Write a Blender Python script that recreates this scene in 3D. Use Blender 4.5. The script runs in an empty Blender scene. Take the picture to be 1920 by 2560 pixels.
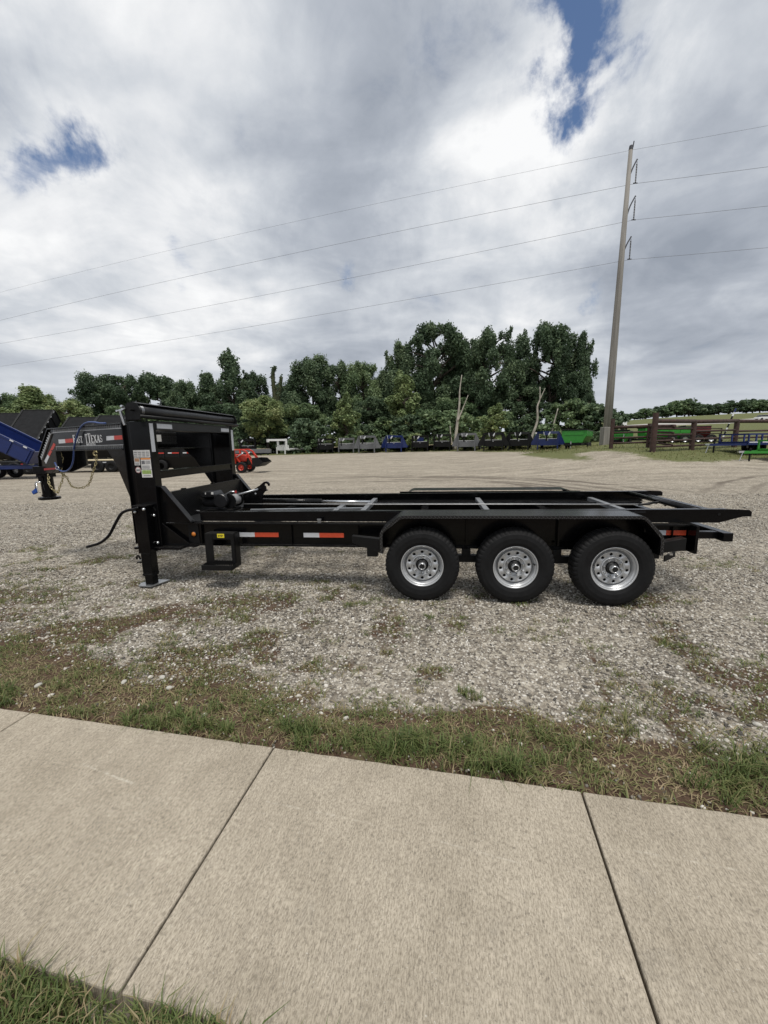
import bpy, math, random
import numpy as np
from mathutils import Matrix, Vector
random.seed(7); rng = np.random.default_rng(7)
sc = bpy.context.scene
COL = sc.collection
R = math.radians

# ---------------------------------------------------------------- camera
CF, CPITCH, CROLL, CH = 1010.0, 0.1692, -0.0144, 1.643
cam_d = bpy.data.cameras.new('camera'); cam = bpy.data.objects.new('camera', cam_d); COL.objects.link(cam)
cam_d.sensor_fit = 'HORIZONTAL'; cam_d.sensor_width = 36.0; cam_d.lens = 36.0*CF/1920.0
cam_d.clip_start = 0.05; cam_d.clip_end = 3000
_r = Vector((1,0,0)); _f = Vector((0,math.cos(CPITCH),-math.sin(CPITCH))); _u = Vector((0,math.sin(CPITCH),math.cos(CPITCH)))
_rr = _r*math.cos(CROLL)+_u*math.sin(CROLL); _uu = _u*math.cos(CROLL)-_r*math.sin(CROLL)
cam.matrix_world = Matrix(((_rr.x,_uu.x,-_f.x,0),(_rr.y,_uu.y,-_f.y,0),(_rr.z,_uu.z,-_f.z,CH),(0,0,0,1)))
sc.camera = cam
sc.view_settings.view_transform = 'Standard'; sc.view_settings.look = 'None'
sc.view_settings.exposure = EXPO = 0.40; sc.view_settings.gamma = 1.0
sc.view_settings.use_curve_mapping = False
try:
    sc.cycles.use_denoising = True; sc.cycles.denoiser = 'OPENIMAGEDENOISE'
    sc.cycles.max_bounces = 6; sc.cycles.diffuse_bounces = 3; sc.cycles.glossy_bounces = 3; sc.cycles.transparent_max_bounces = 6
    sc.cycles.caustics_reflective = False; sc.cycles.caustics_refractive = False
except Exception: pass

# ---------------------------------------------------------------- node helper
class NT:
    def __init__(s, tree): s.t = tree; s.n = tree.nodes; s.l = tree.links
    def node(s, typ, **kw):
        n = s.n.new(typ)
        for k, v in kw.items():
            if k == 'ins':
                for i, val in v.items(): s.set(n.inputs[i], val)
            else: setattr(n, k, v)
        return n
    def set(s, inp, val):
        if hasattr(val, 'is_linked') or hasattr(val, 'links'): s.l.new(val, inp)
        else: inp.default_value = val
    def math(s, op, a, b=None, c=None, clamp=False):
        n = s.n.new('ShaderNodeMath'); n.operation = op; n.use_clamp = clamp
        s.set(n.inputs[0], a)
        if b is not None: s.set(n.inputs[1], b)
        if c is not None: s.set(n.inputs[2], c)
        return n.outputs[0]
    def vmath(s, op, a, b=None, out=0):
        n = s.n.new('ShaderNodeVectorMath'); n.operation = op
        s.set(n.inputs[0], a)
        if b is not None: s.set(n.inputs['Scale' if op == 'SCALE' else 1], b)
        return n.outputs[out]
    def smooth(s, x, a, b):
        n = s.n.new('ShaderNodeMapRange'); n.interpolation_type = 'SMOOTHSTEP'
        s.set(n.inputs[0], x); n.inputs[1].default_value = a; n.inputs[2].default_value = b
        return n.outputs[0]
    def noise(s, vec, scale, detail=4, rough=0.55, dist=0.0, out=0):
        n = s.n.new('ShaderNodeTexNoise'); s.set(n.inputs['Vector'], vec)
        n.inputs['Scale'].default_value = scale; n.inputs['Detail'].default_value = detail
        n.inputs['Roughness'].default_value = rough; n.inputs['Distortion'].default_value = dist
        return n.outputs[out]
    def mix(s, f, a, b, blend='MIX'):
        n = s.n.new('ShaderNodeMix'); n.data_type = 'RGBA'; n.blend_type = blend
        s.set(n.inputs[0], f); s.set(n.inputs[6], a); s.set(n.inputs[7], b)
        return n.outputs[2]
    def ramp(s, x, stops, interp='LINEAR'):
        n = s.n.new('ShaderNodeValToRGB'); cr = n.color_ramp; cr.interpolation = interp
        while len(cr.elements) < len(stops): cr.elements.new(0.5)
        for e, (p, c) in zip(cr.elements, stops): e.position = p; e.color = (*c, 1) if len(c) == 3 else c
        s.set(n.inputs[0], x); return n.outputs[0]
    def map(s, vec, scale=(1,1,1), rot=(0,0,0), loc=(0,0,0)):
        n = s.n.new('ShaderNodeMapping'); s.set(n.inputs[0], vec)
        n.inputs[1].default_value = loc; n.inputs[2].default_value = rot; n.inputs[3].default_value = scale
        return n.outputs[0]

# ---------------------------------------------------------------- sky and sun
SUN_EL, SUN_AZ = 70.0, 165.0        # azimuth from +Y toward +X
world = bpy.data.worlds.new('World'); sc.world = world; world.use_nodes = True
T = NT(world.node_tree); T.n.clear()
wout = T.node('ShaderNodeOutputWorld'); bg = T.node('ShaderNodeBackground')
sky = T.node('ShaderNodeTexSky', sky_type='NISHITA', sun_disc=False, sun_elevation=R(SUN_EL), sun_rotation=R(SUN_AZ), air_density=1.0, dust_density=1.2, ozone_density=1.2)
tc = T.node('ShaderNodeTexCoord'); dirv = T.vmath('NORMALIZE', tc.outputs['Generated'])
sx = T.node('ShaderNodeSeparateXYZ', ins={0: dirv})
zup = T.math('MAXIMUM', sx.outputs[2], 0.0)
den = T.math('ADD', zup, 0.16)
cp = T.node('ShaderNodeCombineXYZ', ins={0: T.math('DIVIDE', sx.outputs[0], den), 1: T.math('DIVIDE', sx.outputs[1], den), 2: 0.37}).outputs[0]
n_big = T.noise(T.map(cp, (1,1,1), loc=(3.1,1.7,0)), 0.8, 5, 0.48, 0.25)
n_mid = T.noise(T.map(cp, (1,1,1), loc=(7.4,2.2,0)), 2.1, 8, 0.54, 0.35)
n_fin = T.noise(T.map(dirv, (1,1,1)), 7.5, 8, 0.62, 0.5)
wob = T.vmath('SCALE', T.vmath('SUBTRACT', T.noise(dirv, 4.6, 8, 0.62, 0.2, out=1), (0.5,0.5,0.5)), 0.36)
dw = T.vmath('NORMALIZE', T.vmath('ADD', dirv, wob))
def blob(d, sig, amp):
    dot = T.vmath('DOT_PRODUCT', dw, Vector(d).normalized(), out=1)
    e = T.math('DIVIDE', T.math('SUBTRACT', dot, 1.0), sig*sig)
    return T.math('MULTIPLY', T.math('EXPONENT', e), amp)
def add_all(l):
    a = l[0]
    for b in l[1:]: a = T.math('ADD', a, b)
    return a
holes = add_all([blob((.285,.752,.595), .05, .33), blob((.262,.729,.634), .045, .30), blob((.312,.765,.566), .04, .30), blob((-.545,.70,.47), .045, .30), blob((-.495,.725,.475), .035, .27), blob((-.077,.93,.355), .035, .30), blob((-.395,.861,.325), .035, .26), blob((.42,.86,.28), .025, .22)])
bright = add_all([blob((.17,.812,.555), .17, .50), blob((-.27,.776,.57), .15, .30), blob((.30,.80,.52), .09, .22), blob((-.56,.731,.40), .10, .26), blob((-.44,.85,.29), .12, .25), blob((.26,.93,.25), .13, .28), blob((-.50,.66,.56), .10, .2),
                  blob((-.03,.89,.45), .13, -.30), blob((.52,.79,.34), .14, -.34), blob((-.5,.77,.35), .07, -.2), blob((-.03,.75,.66), .12, -.22), blob((-.2,.87,.42), .1, -.16)])
dens = T.math('SUBTRACT', T.math('ADD', T.math('MULTIPLY', n_big, 0.45), T.math('ADD', T.math('MULTIPLY', n_mid, 0.5), T.math('ADD', T.math('MULTIPLY', n_fin, 0.75), -0.145))), holes)
mask = T.smooth(dens, 0.20, 0.60)
hz = T.smooth(zup, 0.0, 0.22)
br = T.math('ADD', T.math('MULTIPLY', T.math('SUBTRACT', n_big, 0.5), 1.3), T.math('MULTIPLY', T.math('SUBTRACT', n_mid, 0.5), 1.35))
br = T.math('ADD', br, T.math('MULTIPLY', T.math('SUBTRACT', n_fin, 0.5), 0.4))
br = T.math('ADD', T.math('ADD', br, bright), 0.47)
br = T.math('ADD', T.math('MULTIPLY', br, hz), T.math('MULTIPLY', T.math('SUBTRACT', 1.0, hz), 0.56))
ccol = T.ramp(br, [(0.0, (2.35,2.62,3.08)), (0.33, (3.4,3.68,4.15)), (0.62, (4.85,5.1,5.45)), (0.85, (6.4,6.5,6.65)), (1.0, (7.3,7.35,7.4))])
skyc = T.mix(1.0, sky.outputs[0], (0.70,0.76,0.84,1), 'MULTIPLY')
cmix = T.mix(mask, skyc, ccol)
T.l.new(cmix, bg.inputs[0]); bg.inputs[1].default_value = 0.1
T.l.new(bg.outputs[0], wout.inputs[0])

sun_d = bpy.data.lights.new('sun', 'SUN'); sun = bpy.data.objects.new('sun', sun_d); COL.objects.link(sun)
sun_d.energy = 2.2; sun_d.angle = R(20); sun_d.color = (1.0, 0.96, 0.90)
_sd = Vector((math.cos(R(SUN_EL))*math.sin(R(SUN_AZ)), math.cos(R(SUN_EL))*math.cos(R(SUN_AZ)), math.sin(R(SUN_EL))))
sun.rotation_euler = _sd.to_track_quat('Z', 'Y').to_euler(); sun.location = (0, 0, 40)

# ---------------------------------------------------------------- materials
MATS = {}
def new_mat(name):
    m = bpy.data.materials.new(name); m.use_nodes = True
    t = NT(m.node_tree); b = t.n.get('Principled BSDF'); MATS[name] = m
    return m, t, b
def mat(name, col, rough=0.5, metal=0.0, var=0.15, scale=8.0, bump=0.0, bscale=60.0, spec=0.5, coat=0.0, dust_toplit=0.0, emit=None):
    m, t, b = new_mat(name)
    g = t.node('ShaderNodeTexCoord').outputs['Object']
    n = t.noise(g, scale, 5, 0.6)
    lo = tuple(c*(1-var) for c in col); hi = tuple(min(1,c*(1+var)) for c in col)
    c = t.ramp(n, [(0.3, lo), (0.7, hi)])
    if dust_toplit > 0:
        geo = t.node('ShaderNodeNewGeometry'); nz = t.node('ShaderNodeSeparateXYZ', ins={0: geo.outputs['Normal']}).outputs[2]
        d = t.math('MULTIPLY', t.smooth(nz, 0.2, 0.9), t.smooth(t.noise(g, 14, 6, 0.7), 0.35, 0.75))  # upward faces tinted paler: dust colour that also paints in the lit tops
        d = t.math('ADD', t.math('MULTIPLY', d, dust_toplit), t.math('MULTIPLY', t.smooth(t.noise(g, 5, 8, 0.7), 0.52, 0.8), dust_toplit*0.07))
        c = t.mix(d, c, (0.22,0.20,0.17,1))
    t.l.new(c, b.inputs['Base Color'])
    rn = t.math('ADD', t.math('MULTIPLY', t.math('SUBTRACT', t.noise(g, scale*2.3, 4, 0.6), 0.5), 0.25), rough)
    t.l.new(rn, b.inputs['Roughness'])
    b.inputs['Metallic'].default_value = metal; b.inputs['Specular IOR Level'].default_value = spec
    b.inputs['Coat Weight'].default_value = coat; b.inputs['Coat Roughness'].default_value = 0.12
    if bump > 0:
        bn = t.node('ShaderNodeBump', ins={'Strength': bump, 'Distance': 0.01, 'Height': t.noise(g, bscale, 4, 0.6)})
        t.l.new(bn.outputs[0], b.inputs['Normal'])
    if emit: b.inputs['Emission Color'].default_value = (*emit[0], 1); b.inputs['Emission Strength'].default_value = emit[1]
    return m
def diamond_mat(name, col, rough, scale=30.0):
    m, t, b = new_mat(name)
    g = t.node('ShaderNodeTexCoord').outputs['Object']
    hs = []
    for ang, off in ((R(45), 0.0), (R(-45), 0.5)):
        # lozenges on a square lattice, the two directions interleaved; uses x and (y+z)
        s3 = t.node('ShaderNodeSeparateXYZ', ins={0: g})
        p = t.node('ShaderNodeCombineXYZ', ins={0: s3.outputs[0], 1: t.math('ADD', s3.outputs[1], s3.outputs[2]), 2: 0.0}).outputs[0]
        q = t.vmath('ADD', t.vmath('SCALE', p, scale), (off, off, 0))
        f = t.vmath('SUBTRACT', t.vmath('FRACTION', q), (0.5,0.5,0.0))
        r = t.map(f, rot=(0,0,ang))
        sr = t.node('ShaderNodeSeparateXYZ', ins={0: r})
        e = t.math('ADD', t.math('POWER', t.math('MULTIPLY', sr.outputs[0], 2.4), 2.0), t.math('POWER', t.math('MULTIPLY', sr.outputs[1], 8.0), 2.0))
        hs.append(t.smooth(e, 1.0, 0.3))
    h = t.math('MAXIMUM', hs[0], hs[1])
    c = t.mix(h, (*col,1), (*[x*3.2 for x in col],1)); t.l.new(c, b.inputs['Base Color'])
    b.inputs['Roughness'].default_value = rough
    bn = t.node('ShaderNodeBump', ins={'Strength': 0.9, 'Distance': 0.005, 'Height': h}); t.l.new(bn.outputs[0], b.inputs['Normal'])
    return m
BLK = mat('black_paint', (0.0032,0.0033,0.0038), 0.2, 0, 0.2, 6, 0.02, 90, spec=0.24, dust_toplit=0.11)
BLKM = mat('black_satin', (0.006,0.006,0.0062), 0.48, 0, 0.25, 9, 0.05, 120, spec=0.25, dust_toplit=0.10)
DPL = diamond_mat('diamond_plate_black', (0.007,0.007,0.0075), 0.34)
RUB = mat('tyre_rubber', (0.0095,0.0095,0.010), 0.68, 0, 0.25, 12, 0.1, 160, spec=0.22, dust_toplit=0.03)
SIL = mat('wheel_silver', (0.56,0.57,0.58), 0.34, 0.5, 0.08, 10, 0.03, 200)
CHR = mat('zinc_plate', (0.62,0.63,0.64), 0.25, 0.9, 0.12, 14)
BORE = mat('hub_grease_black', (0.008,0.008,0.008), 0.6, 0, 0.3)
WHT = mat('reflective_white', (0.62,0.63,0.65), 0.4, 0, 0.06, 30)
RED = mat('reflective_red', (0.50,0.045,0.03), 0.4, 0, 0.1, 30)
ORG = mat('reflective_orange_red', (0.60,0.075,0.03), 0.4, 0, 0.1, 30)
AMB = mat('amber_lens', (0.62,0.20,0.03), 0.2, 0, 0.1, 60)
REDL = mat('red_lens', (0.22,0.03,0.025), 0.2, 0, 0.1, 60)
YEL = mat('yellow_sticker', (0.75,0.62,0.03), 0.45, 0, 0.05, 30)
PAPER = mat('sticker_white', (0.70,0.69,0.66), 0.5, 0, 0.08, 40)
PRINT = mat('sticker_print_grey', (0.16,0.16,0.17), 0.5, 0, 0.2, 40)
PORG = mat('sticker_orange', (0.72,0.26,0.05), 0.5, 0, 0.1, 40)
PGRN = mat('sticker_green', (0.30,0.42,0.12), 0.5, 0, 0.3, 40)
PTAN = mat('sticker_tan', (0.42,0.24,0.14), 0.5, 0, 0.3, 40)
TXT = mat('lettering_white', (0.74,0.74,0.74), 0.45, 0, 0.04, 30)
TARP = mat('tarp_vinyl_black', (0.014,0.014,0.015), 0.42, 0, 0.3, 7, 0.25, 18)
TARPD = mat('tarp_fabric_dark', (0.011,0.0112,0.012), 0.7, 0, 0.3, 3, spec=0.12)
HOSE = mat('blue_air_hose', (0.035,0.07,0.21), 0.4, 0, 0.15, 20)
STRAP = mat('red_strap', (0.32,0.03,0.03), 0.6, 0, 0.15, 20)
LOCK = mat('blue_padlock', (0.02,0.07,0.30), 0.4, 0, 0.1, 20)
BRASS = mat('chain_yellow_zinc', (0.50,0.43,0.24), 0.35, 0.6, 0.2, 30)
STEEL = mat('bare_steel', (0.33,0.34,0.35), 0.32, 0.75, 0.15, 25)
CABLE = mat('steel_cable', (0.38,0.38,0.38), 0.4, 0.5, 0.2, 40)
HOLEW = mat('winch_black', (0.012,0.012,0.013), 0.38, 0, 0.2, 20)
WIRE = mat('power_wire', (0.10,0.10,0.105), 0.6, 0, 0.1)
INS = mat('insulator_dark', (0.05,0.05,0.058), 0.4, 0, 0.1)
PIPE = mat('rusty_pipe', (0.052,0.027,0.021), 0.75, 0, 0.45, 5, 0.2, 60)
TBLUE = mat('blue_paint', (0.008,0.02,0.105), 0.35, 0, 0.12, 4, dust_toplit=0.08)
TGREY = mat('grey_paint', (0.13,0.134,0.14), 0.4, 0, 0.12, 4, dust_toplit=0.08)
TGRN = mat('green_paint', (0.035,0.26,0.03), 0.4, 0, 0.12, 4, dust_toplit=0.08)
TMAR = mat('maroon_paint', (0.13,0.018,0.02), 0.4, 0, 0.15, 4, dust_toplit=0.1)
TWHT = mat('white_paint', (0.72,0.72,0.71), 0.4, 0, 0.06, 4, dust_toplit=0.06)
TRED = mat('red_tractor_paint', (0.50,0.035,0.015), 0.35, 0, 0.12, 4, dust_toplit=0.05)
GLS = mat('dark_glass', (0.02,0.024,0.028), 0.08, 0, 0.1)
PINE = mat('new_pine_plank', (0.62,0.52,0.33), 0.6, 0, 0.15, 6)
CREAM = mat('cream_underside', (0.30,0.29,0.24), 0.6, 0, 0.15, 6)
STONE = mat('white_limestone', (0.46,0.44,0.39), 0.85, 0, 0.25, 9, 0.4, 30)
BARK = mat('bark', (0.075,0.06,0.045), 0.9, 0, 0.45, 3, 0.5, 14)
DEADW = mat('dead_wood', (0.36,0.33,0.28), 0.85, 0, 0.3, 2, 0.4, 12)
VINE = mat('vine_stem', (0.05,0.055,0.022), 0.9, 0, 0.4, 3, 0.4, 9)
ROADM = mat('highway_concrete', (0.40,0.385,0.35), 0.85, 0, 0.1, 0.4)

def conc_pole_mat():
    m, t, b = new_mat('pole_concrete')
    g = t.node('ShaderNodeTexCoord').outputs['Object']
    n = t.noise(t.map(g, (2.5,2.5,0.12)), 3.0, 6, 0.65)
    t.l.new(t.ramp(n, [(0.3,(0.15,0.14,0.125)), (0.7,(0.31,0.29,0.26))]), b.inputs['Base Color']); b.inputs['Roughness'].default_value = 0.85
    return m
POLEM = conc_pole_mat()

def attr_mat(name, stops, rough, attr='tone', trans=0.0, bump=0.0, objvar=0.0):
    m, t, b = new_mat(name)
    a = t.node('ShaderNodeAttribute', attribute_name=attr).outputs['Fac']
    if objvar > 0:
        oi = t.node('ShaderNodeObjectInfo').outputs['Random']
        a = t.math('ADD', a, t.math('MULTIPLY', t.math('SUBTRACT', oi, 0.5), objvar), clamp=True)
    c = t.ramp(a, stops); t.l.new(c, b.inputs['Base Color']); b.inputs['Roughness'].default_value = rough
    b.inputs['Specular IOR Level'].default_value = 0.3
    if bump > 0:
        g = t.node('ShaderNodeTexCoord').outputs['Object']
        bn = t.node('ShaderNodeBump', ins={'Strength': bump, 'Distance': 0.004, 'Height': t.noise(g, 220, 4, 0.6)}); t.l.new(bn.outputs[0], b.inputs['Normal'])
    if trans > 0:
        tr = t.node('ShaderNodeBsdfTranslucent'); t.l.new(c, tr.inputs[0])
        mx = t.node('ShaderNodeMixShader', ins={0: trans}); t.l.new(b.outputs[0], mx.inputs[1]); t.l.new(tr.outputs[0], mx.inputs[2])
        t.l.new(mx.outputs[0], t.n['Material Output'].inputs[0])
    return m
GRAVS = attr_mat('gravel_stone', [(0.0,(0.055,0.051,0.046)), (0.22,(0.142,0.127,0.107)), (0.5,(0.27,0.245,0.207)), (0.72,(0.405,0.372,0.316)), (0.86,(0.55,0.515,0.455)), (1.0,(0.68,0.655,0.60))], 0.85, bump=0.3)
GRASSM = attr_mat('grass_blade', [(0.0,(0.045,0.075,0.020)), (0.35,(0.095,0.135,0.038)), (0.6,(0.165,0.185,0.065)), (0.8,(0.25,0.215,0.105)), (1.0,(0.36,0.28,0.17))], 0.6, trans=0.25)
LEAF = [attr_mat('leaf_dark', [(0.0,(0.0489,0.0797,0.0426)), (0.5,(0.0972,0.1471,0.0794)), (1.0,(0.1850,0.2428,0.1298))], 0.55, trans=0.32, objvar=0.4),
        attr_mat('leaf_mid', [(0.0,(0.0773,0.1216,0.0590)), (0.5,(0.1426,0.2099,0.1004)), (1.0,(0.2492,0.3167,0.1577))], 0.55, trans=0.32, objvar=0.4),
        attr_mat('leaf_light', [(0.0,(0.1306,0.1787,0.0776)), (0.5,(0.2272,0.2947,0.1245)), (1.0,(0.3850,0.4140,0.1955))], 0.55, trans=0.25, objvar=0.2)]

# ---------------------------------------------------------------- mesh helper
class MB:
    def __init__(s): s.v = []; s.f = []
    def add(s, vs, fs):
        o = len(s.v); s.v += [tuple(p) for p in vs]; s.f += [tuple(i+o for i in f) for f in fs]; return s
    def box(s, x0, x1, y0, y1, z0, z1):
        return s.add([(x0,y0,z0),(x1,y0,z0),(x1,y1,z0),(x0,y1,z0),(x0,y0,z1),(x1,y0,z1),(x1,y1,z1),(x0,y1,z1)],
                     [(0,3,2,1),(4,5,6,7),(0,1,5,4),(1,2,6,5),(2,3,7,6),(3,0,4,7)])
    def prism(s, pts, ext):
        n = len(pts); e = Vector(ext); a = [Vector(p) for p in pts]; b = [p+e for p in a]
        return s.add(a+b, [tuple(range(n))[::-1], tuple(range(n, 2*n))]+[(i,(i+1)%n,(i+1)%n+n,i+n) for i in range(n)])
    def bar(s, p0, p1, w, h, up=(0,0,1)):
        p0 = Vector(p0); p1 = Vector(p1); d = (p1-p0).normalized(); u = Vector(up)
        sd = d.cross(u).normalized(); u = sd.cross(d).normalized()
        q = [p0+sd*a*w/2+u*b*h/2 for a, b in ((-1,-1),(1,-1),(1,1),(-1,1))]
        return s.prism(q, p1-p0)
    def cyl(s, p0, p1, r0, r1=None, n=12):
        return s.tube([p0, p1], [r0, r0 if r1 is None else r1], n)
    def tube(s, path, r, n=8, closed=False):
        P = [Vector(p) for p in path]; m = len(P)
        rs = r if isinstance(r, (list, tuple)) else [r]*m
        o = len(s.v); prev = None
        for i, p in enumerate(P):
            if closed: d = (P[(i+1)%m]-P[i-1]).normalized()
            else: d = (P[min(i+1,m-1)]-P[max(i-1,0)]).normalized()
            if prev is None:
                a = Vector((0,0,1)) if abs(d.z) < 0.9 else Vector((1,0,0))
                x = d.cross(a).normalized()
            else:
                x = (prev-d*prev.dot(d)).normalized()
            prev = x; y = d.cross(x)
            for k in range(n):
                t = 2*math.pi*k/n; s.v.append(tuple(p+(x*math.cos(t)+y*math.sin(t))*rs[i]))
        for i in range(m if closed else m-1):
            for k in range(n):
                a = o+i*n; b = o+((i+1)%m)*n
                s.f.append((a+k, a+(k+1)%n, b+(k+1)%n, b+k))
        if not closed:
            s.f.append(tuple(o+k for k in range(n))[::-1]); s.f.append(tuple(o+(m-1)*n+k for k in range(n)))
        return s
    def lathe(s, prof, n=48, c=(0,0,0), mod=None, closed=False):   # axis along y; prof = (r, y)
        o = len(s.v); m = len(prof)
        for k in range(n):
            t = 2*math.pi*k/n
            for j, (r, y) in enumerate(prof):
                rr = r+(mod(j, k) if mod else 0)
                s.v.append((c[0]+rr*math.cos(t), c[1]+y, c[2]+rr*math.sin(t)))
        for k in range(n):
            a = o+k*m; b = o+((k+1)%n)*m
            for j in range(m if closed else m-1):
                j2 = (j+1)%m; s.f.append((a+j, b+j, b+j2, a+j2))
        return s
    def mesh(s, name, m=None, smooth=False):
        me = bpy.data.meshes.new(name); me.from_pydata(s.v, [], s.f); me.update()
        if m: me.materials.append(m)
        if smooth: me.polygons.foreach_set('use_smooth', [True]*len(me.polygons))
        return me
    def build(s, name, m, parent=None, bevel=0.0, smooth=False, loc=None, rot=None, flip=False):
        me = s.mesh(name, m, smooth)
        return link(name, me, parent, bevel, loc, rot)
def link(name, me, parent=None, bevel=0.0, loc=None, rot=None):
    o = bpy.data.objects.new(name, me); COL.objects.link(o)
    if parent: o.parent = parent
    if loc is not None: o.location = loc
    if rot is not None: o.rotation_euler = rot
    if bevel > 0:
        b = o.modifiers.new('bevel', 'BEVEL'); b.width = bevel; b.segments = 2; b.limit_method = 'ANGLE'; b.angle_limit = R(40)
        b.use_clamp_overlap = True
    return o
def empty(name, loc=(0,0,0), rot=(0,0,0), parent=None):
    o = bpy.data.objects.new(name, None); COL.objects.link(o); o.location = loc; o.rotation_euler = rot; o.empty_display_size = 0.2
    if parent: o.parent = parent
    return o
def tag(o, label=None, cat=None, group=None, kind=None):
    if label: o['label'] = label
    if cat: o['category'] = cat
    if group: o['group'] = group
    if kind: o['kind'] = kind
    return o
def copy_tree(o, parent=None):
    c = o.copy(); COL.objects.link(c); c.parent = parent
    for ch in list(o.children): copy_tree(ch, c)
    return c
def np_mesh(name, V, F, m, tone=None, smooth=False):
    me = bpy.data.meshes.new(name); V = np.asarray(V, np.float32); nF, k = F.shape
    me.vertices.add(len(V)); me.vertices.foreach_set('co', V.ravel())
    me.loops.add(nF*k); me.loops.foreach_set('vertex_index', F.astype(np.int32).ravel())
    me.polygons.add(nF); me.polygons.foreach_set('loop_start', np.arange(0, nF*k, k, dtype=np.int32))
    try: me.polygons.foreach_set('loop_total', np.full(nF, k, np.int32))
    except Exception: pass
    if smooth: me.polygons.foreach_set('use_smooth', np.ones(nF, bool))
    me.update(calc_edges=True); me.materials.append(m)
    if tone is not None:
        for an, av in (tone.items() if isinstance(tone, dict) else [('tone', tone)]):
            at = me.attributes.new(an, 'FLOAT', 'POINT'); at.data.foreach_set('value', np.asarray(av, np.float32))
    return me
ORD = ['first','second','third','fourth','fifth','sixth','seventh','eighth','ninth','tenth','eleventh','twelfth','thirteenth','fourteenth','fifteenth','sixteenth','seventeenth','eighteenth','nineteenth','twentieth','twenty-first','twenty-second','twenty-third','twenty-fourth','twenty-fifth','twenty-sixth','twenty-seventh','twenty-eighth','twenty-ninth','thirtieth']

# ---------------------------------------------------------------- terrain
CTRL = np.array([(0,0,0),(-10,4,0),(10,4,0),(0,14,0),(-25,28,0),(-8,25,0),(-45,30,0),(8,20,.05),(12,17,.12),(20,22,.36),(27,20,.45),(15.85,24,.90),(15.6,28,1.04),(19.3,25.5,.93),(23.6,27.5,1.02),(31,31,1.2),(18.5,34,1.22),(18.1,38,.70),(10,30,.28),
    (-14.4,58,.25),(-2,53,.36),(8,54,.48),(13,48,.5),(18.6,46,.55),(0,78,.5),(-40,75,.3),(-80,80,.2),(22,70,.9),(42,60,2.4),(60,90,4.0),(80,120,5.5),(110,120,6.35),(99,150,8.6),(138,150,10.3),(200,200,13.5),(130,215,11.0),(100,260,9.5),(0,200,1.0),(-100,110,.3),(-220,220,1.0),(45,28,1.0),(70,40,2.4),(160,60,5.0),(280,150,11.0),(-200,0,0),(-60,-40,0),(60,-40,0),(0,420,4),(300,420,12)], float)
def _tps(r2): return np.where(r2 > 1e-9, 0.5*r2*np.log(np.maximum(r2, 1e-9)), 0.0)
_S = 50.0
_c = CTRL[:,:2]/_S
_K = _tps(((_c[:,None]-_c[None])**2).sum(-1))+np.eye(len(_c))*2e-4
_P = np.hstack([np.ones((len(_c),1)), _c])
_A = np.block([[_K,_P],[_P.T,np.zeros((3,3))]])
_w = np.linalg.solve(_A, np.concatenate([CTRL[:,2], np.zeros(3)]))
def sstep(a, b, x): t = np.clip((x-a)/(b-a), 0, 1); return t*t*(3-2*t)
def zt(x, y):
    x = np.asarray(x, float); y = np.asarray(y, float); sh = x.shape
    q = np.stack([x.ravel(), y.ravel()], -1)/_S
    z = _tps(((q[:,None]-_c[None])**2).sum(-1))@_w[:-3]+_w[-3]+q@_w[-2:]
    z = z.reshape(sh)
    d = np.hypot(x-0.5, y-4.0)
    return z*sstep(10.0, 17.0, d)
def zg(x, y): return float(zt(np.array([x]), np.array([y]))[0])

# sidewalk frame: e along its far edge, mN towards the gravel
EO = np.array([-0.615, 1.941]); EV = np.array([0.9803, -0.1977]); MV = np.array([0.1977, 0.9803]); SWW = 1.007
def sdist(x, y): return (x-EO[0])*MV[0]+(y-EO[1])*MV[1]
def salong(x, y): return (x-EO[0])*EV[0]+(y-EO[1])*EV[1]
def vnoise(x, y, s, seed):         # cheap value noise
    x = x*s; y = y*s; xi = np.floor(x).astype(int); yi = np.floor(y).astype(int); fx = x-xi; fy = y-yi
    fx = fx*fx*(3-2*fx); fy = fy*fy*(3-2*fy)
    def h(a, b):
        n = (a*374761393+b*668265263+seed*982451653) & 0xffffffff
        n = ((n^(n>>13))*1274126177) & 0xffffffff
        return ((n^(n>>16)) & 0xffff)/65535.0
    return (h(xi,yi)*(1-fx)+h(xi+1,yi)*fx)*(1-fy)+(h(xi,yi+1)*(1-fx)+h(xi+1,yi+1)*fx)*fy
def fbm(x, y, s, seed): return 0.55*vnoise(x,y,s,seed)+0.28*vnoise(x,y,s*2.1,seed+1)+0.17*vnoise(x,y,s*4.3,seed+2)
def verge(x, y, spot=1.0):                   # 1 = soil and grass, 0 = clean gravel
    d = sdist(x, y); n = fbm(x, y, 1.6, 3)
    wid = 0.10+0.72*n+0.22*sstep(-1.6,-2.6,x)+0.16*sstep(0.4,1.4,x)
    v = 1-sstep(wid-0.22, wid+0.16, d)
    patch = sstep(0.57, 0.72, fbm(x, y, 1.5, 11))*(1-sstep(0.7, 2.3, d))*0.85
    left = sstep(0.50,0.68,fbm(x,y,1.5,19))*sstep(-1.0,-2.4,x)*(1-sstep(1.3,2.6,d))*.9
    spots = np.maximum(sstep(0.55,0.66,fbm(x,y,3.0,31))*(1-sstep(1.3,3.2,d))*0.8, sstep(0.61,0.72,fbm(x,y,1.7,35))*(1-sstep(2.8,5.0,d))*0.75)
    farsp = sstep(0.64,0.76,fbm(x,y,1.2,47))*(1-sstep(5,9,d))*0.5
    return np.clip(np.maximum.reduce([v, patch*(.4+.6*spot), left*(.5+.5*spot), spots*spot, farsp*spot]), 0, 1)
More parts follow.
